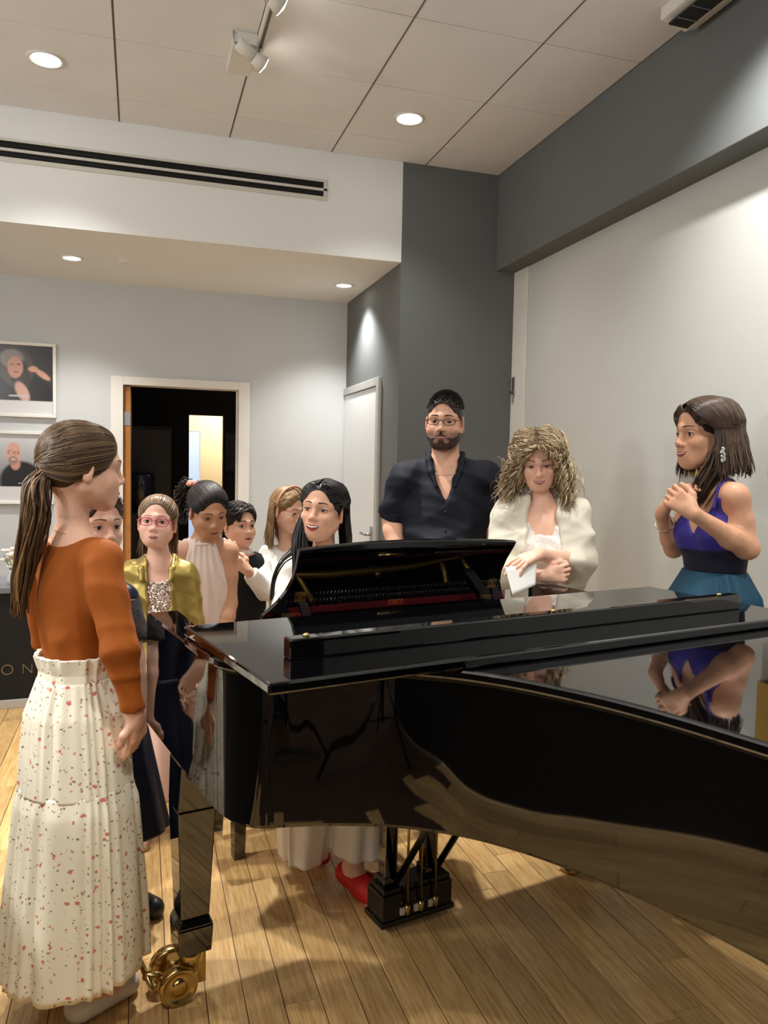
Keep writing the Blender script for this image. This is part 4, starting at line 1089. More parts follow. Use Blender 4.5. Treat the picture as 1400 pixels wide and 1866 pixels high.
# scalp directions that are not face: hairline runs from the temples over the forehead
def hairline(D): return ~in_face(D) & ~((D[:, 1] > -.25) & (D[:, 2] < -.12))
def swept(p, n, td, col, col2, r=.0030, seed=5, lift=.005, keep=None, M=14, name='hair', curl=None, end=.95):
    D = dirs(n, seed, -.45, (lambda D: hairline(D)) if keep is None else (lambda D: hairline(D) & keep(D))); D = np.concatenate([D, line_dirs(n//2, seed+1)]); td = nrm(td)
    P = [p.scalp(slerp(D, td[None], t), .0005 if t == 0 else .006+lift*math.sin(3.1*t)) for t in (0, .12, .3, .55, .8, end)]
    return p.strands(np.stack(P, 1), col, col2, r, M, (.5, 1, .6), seed, name=name, curl=curl)
def revolve_skirt(s, name, axis_pts, rx, ry, m, pleats=28, amp=(.0, .02), yaw=0, label=None, nth=220, seed=3, ruffle=None, cols=None, thick=False):
    """pleated skirt: rings through axis points (bottom last); rx, ry radii per ring"""
    A = np.asarray(axis_pts, float); nr = 40
    t = np.linspace(0, len(A)-1, nr); I = np.arange(len(A))
    C = np.stack([np.interp(t, I, A[:, k]) for k in range(3)], 1); RX = np.interp(t, I, rx); RY = np.interp(t, I, ry); AM = np.interp(t, I, amp if len(amp) == len(A) else np.linspace(amp[0], amp[1], len(A)))
    th = np.linspace(0, 2*np.pi, nth, endpoint=False); R = heading(yaw); rn = np.random.RandomState(seed)
    ph = np.cumsum(np.ones(nth)*(1+.0)) ; warp = th+.25/pleats*6*np.sin(3*th+rn.uniform(0, 6))+.12*np.sin(5*th+1)
    w1 = np.sin(pleats*warp); w2 = np.sin(pleats*.5*warp+1.3+2*np.sin(2*th)); am2 = .6+.4*np.sin(7*th+2)
    V = []
    for i in range(nr):
        k = 1+AM[i]/max(RX[i], .01)*((w1*.6+.4*w2*min(1, i/12))*am2)
        V.append(C[i]+R[:, 0]*(np.cos(th)*RX[i]*k)[:, None]+R[:, 1]*(np.sin(th)*RY[i]*k)[:, None])
    V = np.array(V)
    inner = V-(V-C[:, None])*(.012/np.maximum(np.linalg.norm(V-C[:, None], axis=2, keepdims=True), .02))
    n = nr*nth; idx = np.arange(n).reshape(nr, nth)
    q = lambda a: np.stack([a[:-1], np.roll(a[:-1], -1, 1), np.roll(a[1:], -1, 1), a[1:]], -1).reshape(-1, 4)
    Q1 = q(idx)[:, ::-1]; Q2 = q(idx+n)
    rim = lambda i, f: np.stack([idx[i], np.roll(idx[i], -1), np.roll(idx[i]+n, -1), idx[i]+n], -1)[:, ::f]
    return s.mesh(name, np.concatenate([V.reshape(-1, 3), inner.reshape(-1, 3)]), np.concatenate([Q1, Q2, rim(0, 1), rim(nr-1, -1)]), m, None, True, label)
def glasses(s, col, rx=.023, rz=.016, thick=.0016, lens=True, half=False, bridge_z=.004, shape=1.0):
    m = mat('specs_%d_%d_%d' % col, col, .25); b = []
    ph = np.linspace(0, 2*np.pi, 33)
    for k in (-1, 1):
        se = lambda a, p: np.sign(a)*np.abs(a)**p
        X = k*.0335+rx*se(np.cos(ph), .75); Z = -.001+rz*se(np.sin(ph), .75); Y = .1035-.35*np.maximum(np.abs(X)-.03, 0)
        b.append((np.stack([X, Y, Z], -1), thick))
        xo = k*(.0335+rx); t = np.linspace(0, 1, 12)
        b.append((np.stack([xo+(k*.0785-xo)*np.minimum(t*3, 1), .0985-.012*0-.108*t, .006-.004*t+0*t], -1), thick*.8))
    t = np.linspace(-1, 1, 9); b.append((np.stack([t*.012, .1045+.002*(1-t*t), bridge_z+.002*(1-t*t)], -1), thick))
    Vs, Qs, n = [], [], 0
    for P, r in b:
        V, Q, _ = tubes(s.H(P)[None], np.full((1, len(P)), r*s.hs), 6); Vs.append(V); Qs.append(Q+n); n += len(V)
    return s.mesh('glasses', np.concatenate(Vs), np.concatenate(Qs), m)

def cloth_mat(name, col, rough=.75, sheen=.05, bump=(300, .12), noise=(6, .05), **k): return mat(name, col, rough, 0, noise, bump, sheen=sheen, spec=.25, **k)
M_RUST = cloth_mat('rust_jersey', (154, 80, 22), sheen=0)
def floral():
    m = bpy.data.materials.new('floral_cotton'); m.use_nodes = True; nt = m.node_tree; b = nt.nodes['Principled BSDF']; L = nt.links
    tc = nt.nodes.new('ShaderNodeTexCoord'); N = nt.nodes.new
    def spots(scale, lo, hi, seed):
        mp = N('ShaderNodeMapping'); mp.inputs['Location'].default_value = (seed, seed*.7, seed*1.3); L.new(tc.outputs['Object'], mp.inputs[0])
        nz = N('ShaderNodeTexNoise'); nz.inputs['Scale'].default_value = 90; L.new(mp.outputs[0], nz.inputs['Vector'])
        ad = N('ShaderNodeMix'); ad.data_type = 'VECTOR'; ad.inputs[0].default_value = .012; L.new(mp.outputs[0], ad.inputs[4]); L.new(nz.outputs['Color'], ad.inputs[5])
        v = N('ShaderNodeTexVoronoi'); v.inputs['Scale'].default_value = scale; v.inputs['Randomness'].default_value = .9; L.new(ad.outputs[1], v.inputs['Vector'])
        mr = N('ShaderNodeMapRange'); mr.inputs[1].default_value = lo; mr.inputs[2].default_value = hi; mr.inputs[3].default_value = 1; mr.inputs[4].default_value = 0; mr.clamp = True
        L.new(v.outputs['Distance'], mr.inputs[0]); return mr.outputs[0]
    col = None
    for (sc, lo, hi, sd, c) in ((62, .12, .20, 3.1, srgb(134, 114, 84)), (50, .09, .15, 7.7, srgb(140, 116, 90)), (33, .13, .21, 1.7, srgb(206, 112, 98)), (44, .09, .16, 5.2, srgb(216, 140, 122))):
        s_ = spots(sc, lo, hi, sd); mx = N('ShaderNodeMix'); mx.data_type = 'RGBA'
        if col is None: mx.inputs[6].default_value = srgb(238, 230, 206)
        else: L.new(col, mx.inputs[6])
        mx.inputs[7].default_value = c; L.new(s_, mx.inputs[0]); col = mx.outputs[2]
    L.new(col, b.inputs['Base Color']); b.inputs['Roughness'].default_value = .85
    return m
M_FLORAL = floral()
NUDE = (222, 176, 150)

# ---------------------------------------------------------------- 1: girl in rust top, back to the viewpoint
p = Person('girl with long brown ponytail, rust top and floral tiered skirt, in the foreground', Wp(140, 1290, 2.03), (232, 182, 154)); g1 = p
p.head(152, 851, 2.03, 124, 5, 0, .94, brow=(70, 48, 34))
p.torso(Wp(134, 985, 2.03), Wp(136, 1290, 2.03), 140, Wp(66, 1022, 2.10), Wp(186, 1024, 1.96), .110, .086, .082, .70, neck_r=.041)
p.arm(Wp(184, 1026, 1.955), Wp(218, 1180, 1.93), Wp(244, 1300, 1.96), (.038, .031, .022), 'B')
p.arm(Wp(66, 1022, 2.10), Wp(90, 1165, 2.26), Wp(148, 1236, 2.26), (.038, .035, .024), 'A')
R_ = RT*1; 
p.hand(Wp(246, 1300, 1.96), Wp(251, 1350, 1.99)-Wp(246, 1300, 1.96), -RT+FW*.3, .86, (.3, .35, .4, .45), .6, side=-1)
p.hand(Wp(148, 1236, 2.26), Wp(166, 1256, 2.28)-Wp(148, 1236, 2.26), -FW, .84, fine=False)
p.legs(.10, 0, (226, 222, 216), feet_yaw=140, r=(.058, .048, .036), spread=1.9, toe=.12)
p.build()
F = Field().add(p.T.grown(.006)).add(p.sleeve('B', 1.93, .043, .038, .030)).add(p.sleeve('A', 1.93, .043, .038, .030))
F.ell(p.N+np.array([0, 0, .022]), (.078, .078, .040), .01, True); F.cut(Wp(136, 1212, 2.03), (0, 0, -1))
# keep the sleeve below the waist line: the cut only takes the trunk
F.add(p.sleeve('B', 1.93, .043, .038, .030)).add(p.sleeve('A', 1.93, .043, .038, .030))
p.cloth('top', F, M_RUST, .006, folds([(0, .3, 1), (.5, .5, .8)], .0055, 4, .9))
p.F_ = F
wz = [Wp(136, 1188, 2.03), Wp(137, 1216, 2.03), Wp(137, 1232, 2.03)]
revolve_skirt(p, 'waist_ruffle', wz, [.108, .099, .100], [.094, .085, .088], M_FLORAL, 15, (.011, .004, .002), 140, nth=200)
revolve_skirt(p, 'skirt', [Wp(137, 1230, 2.03), Wp(137, 1290, 2.03), Wp(138, 1360, 2.03), Wp(139, 1425, 2.03)], [.100, .128, .142, .150], [.090, .120, .130, .137], M_FLORAL, 30, (.004, .007, .007, .004), 140, nth=240)
revolve_skirt(p, 'skirt_tier', [Wp(139, 1418, 2.03), Wp(139, 1450, 2.03), Wp(138, 1560, 2.03), Wp(136, 1650, 2.03), Wp(134, 1746, 2.03)], [.149, .158, .170, .182, .188], [.134, .145, .158, .17, .178], M_FLORAL, 26, (.004, .009, .011, .014, .016), 140, nth=260, seed=7)
HB, HB2 = (58, 40, 28), (118, 88, 56)
p.cap_hair(HB, nape=-.062)
tie = np.array([0, -.108, -.012]); td = nrm((0, -1, -.28))
swept(p, 620, td, HB, (132, 100, 66), .0028, 5, .007, M=18, end=.97)
rn = np.random.RandomState(6); N_ = 230
tail = [(88, 855, 1.965), (66, 885, 1.945), (64, 940, 1.945), (52, 1000, 1.955), (40, 1060, 1.97), (34, 1120, 1.98)]
base = np.array([Wp(*q) for q in tail]); off = rn.normal(0, 1, (N_, 1, 3)); off /= np.linalg.norm(off, axis=2, keepdims=True)*1.0; off *= rn.uniform(0, 1, (N_, 1, 1))**.5
wid = np.array([.008, .030, .036, .033, .026, .018])[None, :, None]; cut_ = rn.uniform(.72, 1.0, (N_, 1, 1))
cc = base[None]+off*wid*np.array([1, 1, .6])+rn.normal(0, .004, (N_, 6, 3))
cc = cc[:, :1]+(cc-cc[:, :1])*np.where(np.arange(6)[None, :, None] > 3, .9+.1*cut_, 1)
p.strands(cc, (66, 46, 32), (160, 124, 84), .0034, 20, (.8, 1, .2), 8, True, 'ponytail')
t_ = np.linspace(0, 6.3, 20); ring = p.H(np.stack([.015*np.cos(t_), -.109+0*t_, -.014+.015*np.sin(t_)], -1))
V, Q, _ = tubes(ring[None], np.full((1, 20), .004), 6); p.mesh('hair_tie', V, Q, M_LASH)
V, Q, _ = tubes(np.array([p.N+np.array([.052*math.cos(a), .052*math.sin(a), .025+.012*math.sin(a-1)]) for a in t_])[None], np.full((1, 20), .0008), 4); p.mesh('necklace', V, Q, M_GLET)

# ---------------------------------------------------------------- 2: girl half hidden behind her
p = Person('child in dark navy dress half hidden behind the rust-top girl, peering right', Wp(190, 1290, 2.41), (222, 178, 156)); g2 = p
p.head(174, 955, 2.40, 48, 4, 0, .92, brow=(60, 44, 36), iris=(74, 56, 40))
p.torso(Wp(183, 1062, 2.42), Wp(190, 1290, 2.42), 45, Wp(140, 1092, 2.44), Wp(226, 1092, 2.40), .10, .085, .11, .7, neck_r=.04)
p.arm(Wp(226, 1092, 2.40), Wp(245, 1200, 2.36), Wp(258, 1300, 2.34), (.036, .031, .022), 'B'); p.arm(Wp(140, 1092, 2.44), Wp(146, 1200, 2.60), Wp(160, 1290, 2.62), (.036, .031, .022), 'A')
p.hand(Wp(258, 1300, 2.34), (0, 0, -1), -RT, .8, side=-1); p.hand(Wp(160, 1290, 2.62), (0, 0, -1), RT, .8, fine=False)
p.legs(.18, 0, (24, 24, 26), feet_yaw=60, r=(.062, .045, .032)); p.build()
M_NAVY = cloth_mat('navy_satin', (16, 22, 44), .35, 0); M_LACE = cloth_mat('dark_lace', (34, 26, 24), .8, bump=(160, .9))
F = Field().add(p.T.grown(.007)); F.ell(p.N+np.array([0, 0, .03]), (.07, .07, .042), .01, True); F.cut(p.P, (0, 0, -1)); p.cloth('bodice', F, M_NAVY, .007)
F = p.sleeve('B', .75, .045, .058).add(p.sleeve('A', .75, .045, .05)); p.cloth('lace_sleeve', F, M_LACE, .006, folds([(1, 0, .3), (0, 1, 0)], .008, 2, 1.3), label='dark ruffled lace sleeves')
revolve_skirt(p, 'skirt', [Wp(190, 1240, 2.42), Wp(192, 1330, 2.42), Wp(196, 1450, 2.42), Wp(200, 1510, 2.42)], [.09, .13, .165, .18], [.08, .115, .15, .165], M_NAVY, 13, (.002, .008, .014, .016), 45)
p.cap_hair((46, 34, 26), ears=False)
swept(p, 240, (0, -1, -.1), (50, 36, 28), (96, 72, 52), .0038, 9, .005, curl=(.003, 2, .2))
D = dirs(60, 19, .1, lambda D: (D[:, 1] > .3) & (D[:, 2] > .35) & hairline(D)); q = p.scalp(D, .006)
p.strands(np.stack([q, q+[0, .012, .006], q*[1.2, 1.05, .8]+[0, .006, -.01]], 1), (60, 44, 32), (110, 84, 60), .0028, 10, seed=4, curl=(.006, 1.5, .1), name='curls')

# ---------------------------------------------------------------- 3: girl with pink glasses and gold jacket
p = Person('girl in pink glasses, gold satin jacket and silver sequin top', Wp(290, 1250, 2.96), (236, 188, 164)); g3 = p
p.head(287, 952, 2.95, 8, -6, -3, .86, brow=(150, 112, 84), iris=(60, 62, 66), browt=.0026, jaw=1.0, cheek=1.0, child=1, open=.22, mouth=.020, lid=.0062)
p.torso(Wp(291, 1026, 2.97), Wp(292, 1225, 2.97), 6, Wp(242, 1048, 2.98), Wp(334, 1050, 2.98), .095, .085, .10, .7, neck_r=.039)
p.arm(Wp(242, 1048, 2.98), Wp(234, 1140, 2.96), Wp(238, 1212, 2.88), (.034, .030, .021), 'A'); p.arm(Wp(334, 1050, 2.98), Wp(352, 1140, 2.99), Wp(345, 1205, 2.94), (.034, .030, .021), 'B')
for tg, sd in (('A', 1), ('B', -1)):
    w_ = getattr(p, 'arm'+tg)[2]; p.hand(w_, (0, 0, -1), -RT*(-sd), .74, side=sd, fine=False)
p.legs(.17, 0, (196, 178, 140), feet_yaw=20, toe=.14, r=(.058, .042, .031), shoes=False); p.build()
M_GOLDJ = mat('gold_satin', (156, 134, 66), .36, .5, (7, .08), (40, .25)); 
def sequin():
    m = bpy.data.materials.new('silver_sequins'); m.use_nodes = True; nt = m.node_tree; b = nt.nodes['Principled BSDF']; L = nt.links
    tc = nt.nodes.new('ShaderNodeTexCoord'); v = nt.nodes.new('ShaderNodeTexVoronoi'); v.inputs['Scale'].default_value = 260; L.new(tc.outputs['Object'], v.inputs['Vector'])
    b.inputs['Metallic'].default_value = .85; b.inputs['Roughness'].default_value = .22; b.inputs['Base Color'].default_value = srgb(216, 196, 184)
    nm = nt.nodes.new('ShaderNodeVectorMath'); nm.operation = 'SUBTRACT'; nm.inputs[1].default_value = (.5, .5, .5); L.new(v.outputs['Color'], nm.inputs[0])
    sc = nt.nodes.new('ShaderNodeVectorMath'); sc.operation = 'SCALE'; sc.inputs['Scale'].default_value = .9; L.new(nm.outputs[0], sc.inputs[0])
    ge = nt.nodes.new('ShaderNodeNewGeometry'); ad = nt.nodes.new('ShaderNodeVectorMath'); L.new(ge.outputs['Normal'], ad.inputs[0]); L.new(sc.outputs[0], ad.inputs[1])
    no = nt.nodes.new('ShaderNodeVectorMath'); no.operation = 'NORMALIZE'; L.new(ad.outputs[0], no.inputs[0]); L.new(no.outputs[0], b.inputs['Normal'])
    return m
M_SEQ = sequin(); M_PINK = cloth_mat('pale_pink_chiffon', (234, 196, 178), .7)
F = Field().add(p.T.grown(.005)); F.ell(p.N+p.TR[:, 1]*.03-p.TR[:, 2]*.01, (.062, .07, .060), .01, True); F.cut(p.P+np.array([0, 0, .03]), (0, 0, -1)); p.cloth('sequin_top', F, M_SEQ, .006, label='silver sequin top')
F = Field().add(p.T.grown(.017)).add(p.sleeve('A', 1.85, .047, .042, .034)).add(p.sleeve('B', 1.85, .047, .042, .034))
f_ = p.TR[:, 1]; u_ = p.TR[:, 2]; x_ = p.TR[:, 0]
F.vee(p.N, p.TR, .03, .050, -.26, .030, xo=-.012); F.ell(p.N+u_*.05, (.054, .056, .05), .01, True); F.cut(p.P+np.array([0, 0, .0]), (0, 0, -1))
F.add(p.sleeve('A', 1.85, .047, .042, .034)).add(p.sleeve('B', 1.85, .047, .042, .034))
p.cloth('jacket', F, M_GOLDJ, .0055, folds([(.2, 0, 1), (.6, .2, .7), (1, 0, .1)], .010, 11, 1.1), label='shiny gold satin jacket, open at the front')
def lapel(p, m, pts, rad, squash=.35, name='collar', step=.0045):
    """flat collar flap: a chain of blobs laid on the chest"""
    F = Field()
    for k in (-1, 1):
        q = [p.N+p.TR[:, 0]*k*a+p.TR[:, 1]*b+p.TR[:, 2]*c for a, b, c in pts]
        F.chain(q, rad, .012)
    return p.cloth(name, F, m, step)
lapel(p, M_GOLDJ, [(.030, -.050, .030), (.052, -.01, .022), (.056, .050, -.020), (.052, .076, -.060)], [.010, .011, .013, .008])
revolve_skirt(p, 'skirt', [Wp(292, 1170, 2.97), Wp(292, 1240, 2.97), Wp(291, 1350, 2.98), Wp(289, 1440, 2.99)], [.085, .108, .125, .135], [.075, .095, .11, .12], M_PINK, 15, (.002, .007, .012, .016), 6)
for k in (-1, 1):
    R0 = heading(20); ank = np.array([p.P[0], p.P[1], 0])+R0[:, 0]*k*.17*.42
    F = Field(); F.cap(ank-R0[:, 1]*.03+[0, 0, .012], ank+R0[:, 1]*.11+[0, 0, .010], .030, .030, .02); F.cut((0, 0, .022), (0, 0, 1)); F.cut((0, 0, .002), (0, 0, -1)); p.cloth('sandal', F, mat('gold_sandal', (170, 150, 110), .35, .5), .005)
    V, Q, _ = tubes(np.array([[ank+R0[:, 0]*.038*math.cos(a)+R0[:, 1]*(.055+.02*math.cos(a))+[0, 0, .014+.045*math.sin(a)] for a in np.linspace(0, 3.14, 12)], [ank+R0[:, 0]*.036*math.cos(a)+R0[:, 1]*(-.0-.036*abs(math.sin(a)))+[0, 0, .03+.045*abs(math.sin(a*.5))] for a in np.linspace(-.6, 3.8, 12)]]), np.full((2, 12), .005), 5); p.mesh('strap', V, Q, mat('gold_sandal', (170, 150, 110)))
glasses(p, (176, 34, 92), .0245, .0165, .0019)
HL, HL2 = (104, 80, 58), (158, 128, 96)
p.cap_hair(HL)
swept(p, 360, (0, -.8, .45), HL, HL2, .0032, 13, .004)
rn = np.random.RandomState(2); ph = rn.uniform(-2.5, -.64, 200); dd = np.stack([np.cos(ph), np.sin(ph), rn.uniform(-.3, .1, 200)], -1); q = p.scalp(dd, .008)
L_ = rn.uniform(.12, .19, 200)[:, None]*np.array([0, 0, -1.]); out = np.stack([dd[:, 0]*.012, dd[:, 1]*.01, 0*ph], -1)
p.strands(np.stack([p.scalp(slerp(dd, np.array([[0, -.3, 1.]]), .5), .010), q, q+L_*.5+out, q+L_+out*1.2+rn.normal(0, .008, (200, 3))], 1), HL, HL2, .0034, 14, (.8, 1, .2), 8, name='hair')

# ---------------------------------------------------------------- 4: girl in pale halter dress looking down
p = Person('girl in pale pleated halter dress looking down, flower in dark hair', Wp(375, 1230, 3.320), (196, 146, 116)); g4 = p
p.head(379, 929, 3.30, 33, 24, 4, .95, child=1, brow=(36, 28, 24), iris=(40, 28, 22), lid=.0040, gaze=(0, -.35), lash=.0015)
p.torso(Wp(371, 990, 3.330), Wp(377, 1210, 3.330), 14, Wp(324, 1008, 3.310), Wp(416, 1004, 3.350), .113, .098, .118, .7, neck_r=.042)
p.arm(Wp(324, 1008, 3.310), Wp(314, 1100, 3.290), Wp(330, 1180, 3.200), (.038, .032, .022), 'A'); p.arm(Wp(416, 1006, 3.350), Wp(419, 1100, 3.330), Wp(404, 1180, 3.250), (.038, .032, .022), 'B')
for tg, sd in (('A', 1), ('B', -1)): p.hand(getattr(p, 'arm'+tg)[2], (0, 0, -1), -FW, .78, side=sd, fine=False)
p.legs(.19, 0, (222, 214, 206), feet_yaw=14, r=(.062, .045, .032)); p.build(lip=(150, 84, 74))
M_BLUSH = cloth_mat('blush_pleats', (226, 206, 196), .6)
def pleat(R, N0, fr=150, amp=.0022):
    return lambda X, Y, Z: amp*np.sin(((X-N0[0])*R[0, 0]+(Y-N0[1])*R[1, 0]+(Z-N0[2])*R[2, 0])*fr*(2-1.0*np.clip((N0[2]-Z)/.18, 0, 1)))
x_, f_, u_ = p.TR.T
F = Field().add(p.T.grown(.006)); F.cap(p.N-u_*.012-x_*.05, p.N-u_*.012+x_*.05, .030, .030, .02)
F.ell(p.N+u_*.045, (.052, .06, .052), .006, True)
for k in (-1, 1): F.cap(p.N+x_*k*.085+u_*.03-f_*.06, p.N+x_*k*.150-u_*.10-f_*.02, .042, .062, .012, True); F.cap(p.N+x_*k*.085+u_*.03+f_*.06, p.N+x_*k*.150-u_*.10+f_*.05, .042, .058, .012, True)
F.cut(p.P+np.array([0, 0, .10]), (0, 0, -1)); p.cloth('halter_bodice', F, M_BLUSH, .0048, pleat(p.TR, p.N))
t_ = np.linspace(0, 6.28, 24); V, Q, _ = tubes(np.array([p.N-u_*.003+x_*.052*math.cos(a)+f_*(.052*math.sin(a)+.006) for a in t_])[None], np.full((1, 24), .008), 6); p.mesh('neckband', V, Q, M_BLUSH)
revolve_skirt(p, 'skirt', [p.P+[0, 0, .108], p.P+[0, 0, .05], p.P-[0, 0, .15], p.P-[0, 0, .38]], [.100, .112, .13, .145], [.082, .095, .11, .125], M_BLUSH, 24, (.003, .006, .012, .016), 14)
HD, HD2 = (22, 17, 15), (52, 40, 34)
p.cap_hair(HD, nape=-.06)
td = nrm((.25, -1, .35)); swept(p, 440, td, HD, HD2, .0030, 23, .004)
rn = np.random.RandomState(3); q0 = p.scalp(td, .012)
cc = np.array([q0, q0+[.03, -.03, 0], q0+[.05, -.04, -.06], q0+[.05, -.03, -.12], q0+[.045, -.01, -.17]])[None]+rn.normal(0, .012, (90, 5, 3))
p.strands(cc, HD, HD2, .0035, 22, (.8, 1, .3), 6, curl=(.012, 4, .1), name='ponytail')
M_FLW = mat('pink_flower', (232, 150, 136), .7); fl = B(); c0 = Vector(p.H(q0+np.array([.02, .012, .012])))
for k in range(3):
    for j in range(6):
        a = j*1.047+k*.5; d_ = Vector((math.cos(a), math.sin(a), .3+.5*k)).normalized(); fl.tube([c0, c0+d_*.010, c0+d_*.020, c0+d_*.026], [.004, .009, .010, .003], 6)
fo = fl.done('hair_flower', M_FLW); fo.parent = p.root; fo.location = tuple(-p.base); fo['label'] = 'coral pink fabric flower in the hair'
V, Q, _ = tubes(p.H(np.array([[.0765, .002, -.034], [.0775, .003, -.038], [.077, .002, -.042]]))[None], np.full((1, 3), .003), 6); p.mesh('earring', V, Q, M_GLET)

# ---------------------------------------------------------------- 5: boy in black waistcoat
p = Person('dark haired boy in black waistcoat and white shirt, hand on chest', Wp(448, 1250, 3.62), (226, 178, 150)); g5 = p
p.head(435, 956, 3.60, 42, 2, 0, .86, child=1, brow=(40, 30, 26), iris=(40, 28, 22), browt=.0042, jaw=1.02)
p.torso(Wp(443, 1016, 3.62), Wp(446, 1210, 3.62), 30, Wp(413, 1032, 3.60), Wp(474, 1030, 3.66), .095, .086, .10, .72, neck_r=.038)
p.arm(Wp(474, 1032, 3.66), Wp(487, 1078, 3.58), Wp(452, 1040, 3.50), (.036, .032, .023), 'B'); p.arm(Wp(413, 1034, 3.60), Wp(408, 1120, 3.58), Wp(420, 1190, 3.52), (.036, .032, .023), 'A')
p.hand(Wp(452, 1040, 3.50), Wp(436, 1028, 3.49)-Wp(452, 1040, 3.50), FW, .78, (.4, .45, .5, .5), .5, side=-1); p.hand(p.armA[2], (0, 0, -1), RT, .78, fine=False)
p.legs(.17, 0, (18, 18, 20), feet_yaw=30, r=(.062, .045, .032)); p.build()
M_SHIRT = cloth_mat('white_shirt', (236, 234, 228)); M_VEST = cloth_mat('black_waistcoat', (15, 15, 17))
F = Field().add(p.T.grown(.006)).add(p.sleeve('B', 1.86, .046, .045, .034)).add(p.sleeve('A', 1.9, .044, .040, .030)); F.ell(p.N+np.array([0, 0, .03]), (.05, .05, .04), .008, True); F.cut(p.P+[0, 0, .0], (0, 0, -1)); F.add(p.sleeve('A', 1.9, .044, .040, .030))
p.cloth('shirt', F, M_SHIRT, .006, folds([(.7, 0, .7), (0, 1, .4)], .008, 5, 1.0))
F = Field(); F.cap(p.N+[0, 0, .01], p.N+[0, 0, .028], .046, .043, .01); F.ell(p.N+[0, 0, .05], (.040, .040, .05), .004, True); F.cap(p.N+p.TR[:, 1]*.05+[0, 0, .04], p.N+p.TR[:, 1]*.07-[0, 0, .04], .006, .016, .004, True); p.cloth('collar', F, M_SHIRT, .004)
x_, f_, u_ = p.TR.T
F = Field().add(p.T.grown(.012)); F.ell(p.N+u_*.03, (.055, .055, .05), .01, True); F.cap(p.N+f_*.09+u_*.0, p.N+f_*.11-u_*.10, .040, .006, .006, True)
for q in (p.armA[0], p.armB[0]): F.ell(q+u_*.0+(q-p.N)*.25, (.045, .05, .065), .01, True)
F.cut(p.P+[0, 0, .02], (0, 0, -1)); p.cloth('waistcoat', F, M_VEST, .006)
F = Field(); F.ell(p.P-u_*.03, (.115, .09, .10), .05)
for k in (-1, 1): F.cap(p.P+x_*k*.05, np.array([p.P[0], p.P[1], .10])+x_*k*.045, .070, .055, .03)
p.cloth('trousers', F, M_VEST, .009)
p.cap_hair((30, 23, 20), nape=-.055)
D = np.concatenate([dirs(520, 33, -.35, hairline), line_dirs(160, 3)]); fl_ = nrm((.3, .75, .75)); q = p.scalp(D, .001); tg = np.cross(D, np.cross(np.array([-.5, .35, .6]), D)); tg /= np.linalg.norm(tg, axis=1, keepdims=True)
p.strands(np.stack([q, q+tg*.014+D*.010, q+tg*.032+D*.008], 1), (28, 22, 19), (60, 46, 38), .0032, 8, (1, 1, .3), 9)

# ---------------------------------------------------------------- 6: girl with headband behind the pianist
p = Person('girl with headband, glasses and white blouse behind the pianist', Wp(528, 1230, 3.77), (222, 176, 148)); g6 = p
p.head(527, 929, 3.75, 46, 12, 0, .90, child=1, brow=(110, 84, 62), lid=.004, gaze=(0, -.3))
p.torso(Wp(526, 1006, 3.77), Wp(526, 1210, 3.77), 42, Wp(492, 1016, 3.77), Wp(560, 1012, 3.80), .10, .088, .11, .72, neck_r=.040)
p.arm(Wp(493, 1016, 3.77), Wp(492, 1072, 3.70), Wp(512, 1090, 3.60), (.036, .032, .023), 'A'); p.arm(Wp(560, 1012, 3.80), Wp(572, 1080, 3.72), Wp(550, 1120, 3.62), (.036, .032, .023), 'B')
p.hand(p.armA[2], RT-FW*.3, FW, .78, fine=False); p.hand(p.armB[2], -RT-FW*.3, FW, .78, fine=False)
p.legs(.17, 0, (222, 214, 206), feet_yaw=42, r=(.062, .045, .032)); p.build()
M_BLOUSE = cloth_mat('white_blouse', (228, 226, 218))
F = Field().add(p.T.grown(.010)).add(p.sleeve('A', 1.9, .052, .050, .034)).add(p.sleeve('B', 1.9, .052, .050, .034)); F.ell(p.N+np.array([0, 0, .035]), (.055, .055, .04), .008, True); F.cut(p.P+[0, 0, .05], (0, 0, -1)); F.add(p.sleeve('A', 1.9, .052, .050, .034)); p.cloth('blouse', F, M_BLOUSE, .0065, folds([(0, .3, 1), (.7, .2, .5)], .008, 8, 1.0))
revolve_skirt(p, 'skirt', [p.P+[0, 0, .09], p.P, p.P-[0, 0, .2], p.P-[0, 0, .36]], [.095, .11, .12, .13], [.08, .095, .105, .115], M_BLUSH, 13, (.002, .006, .012, .015), 42)
HS, HS2 = (120, 90, 58), (176, 142, 100)
p.cap_hair(HS, ears=False)
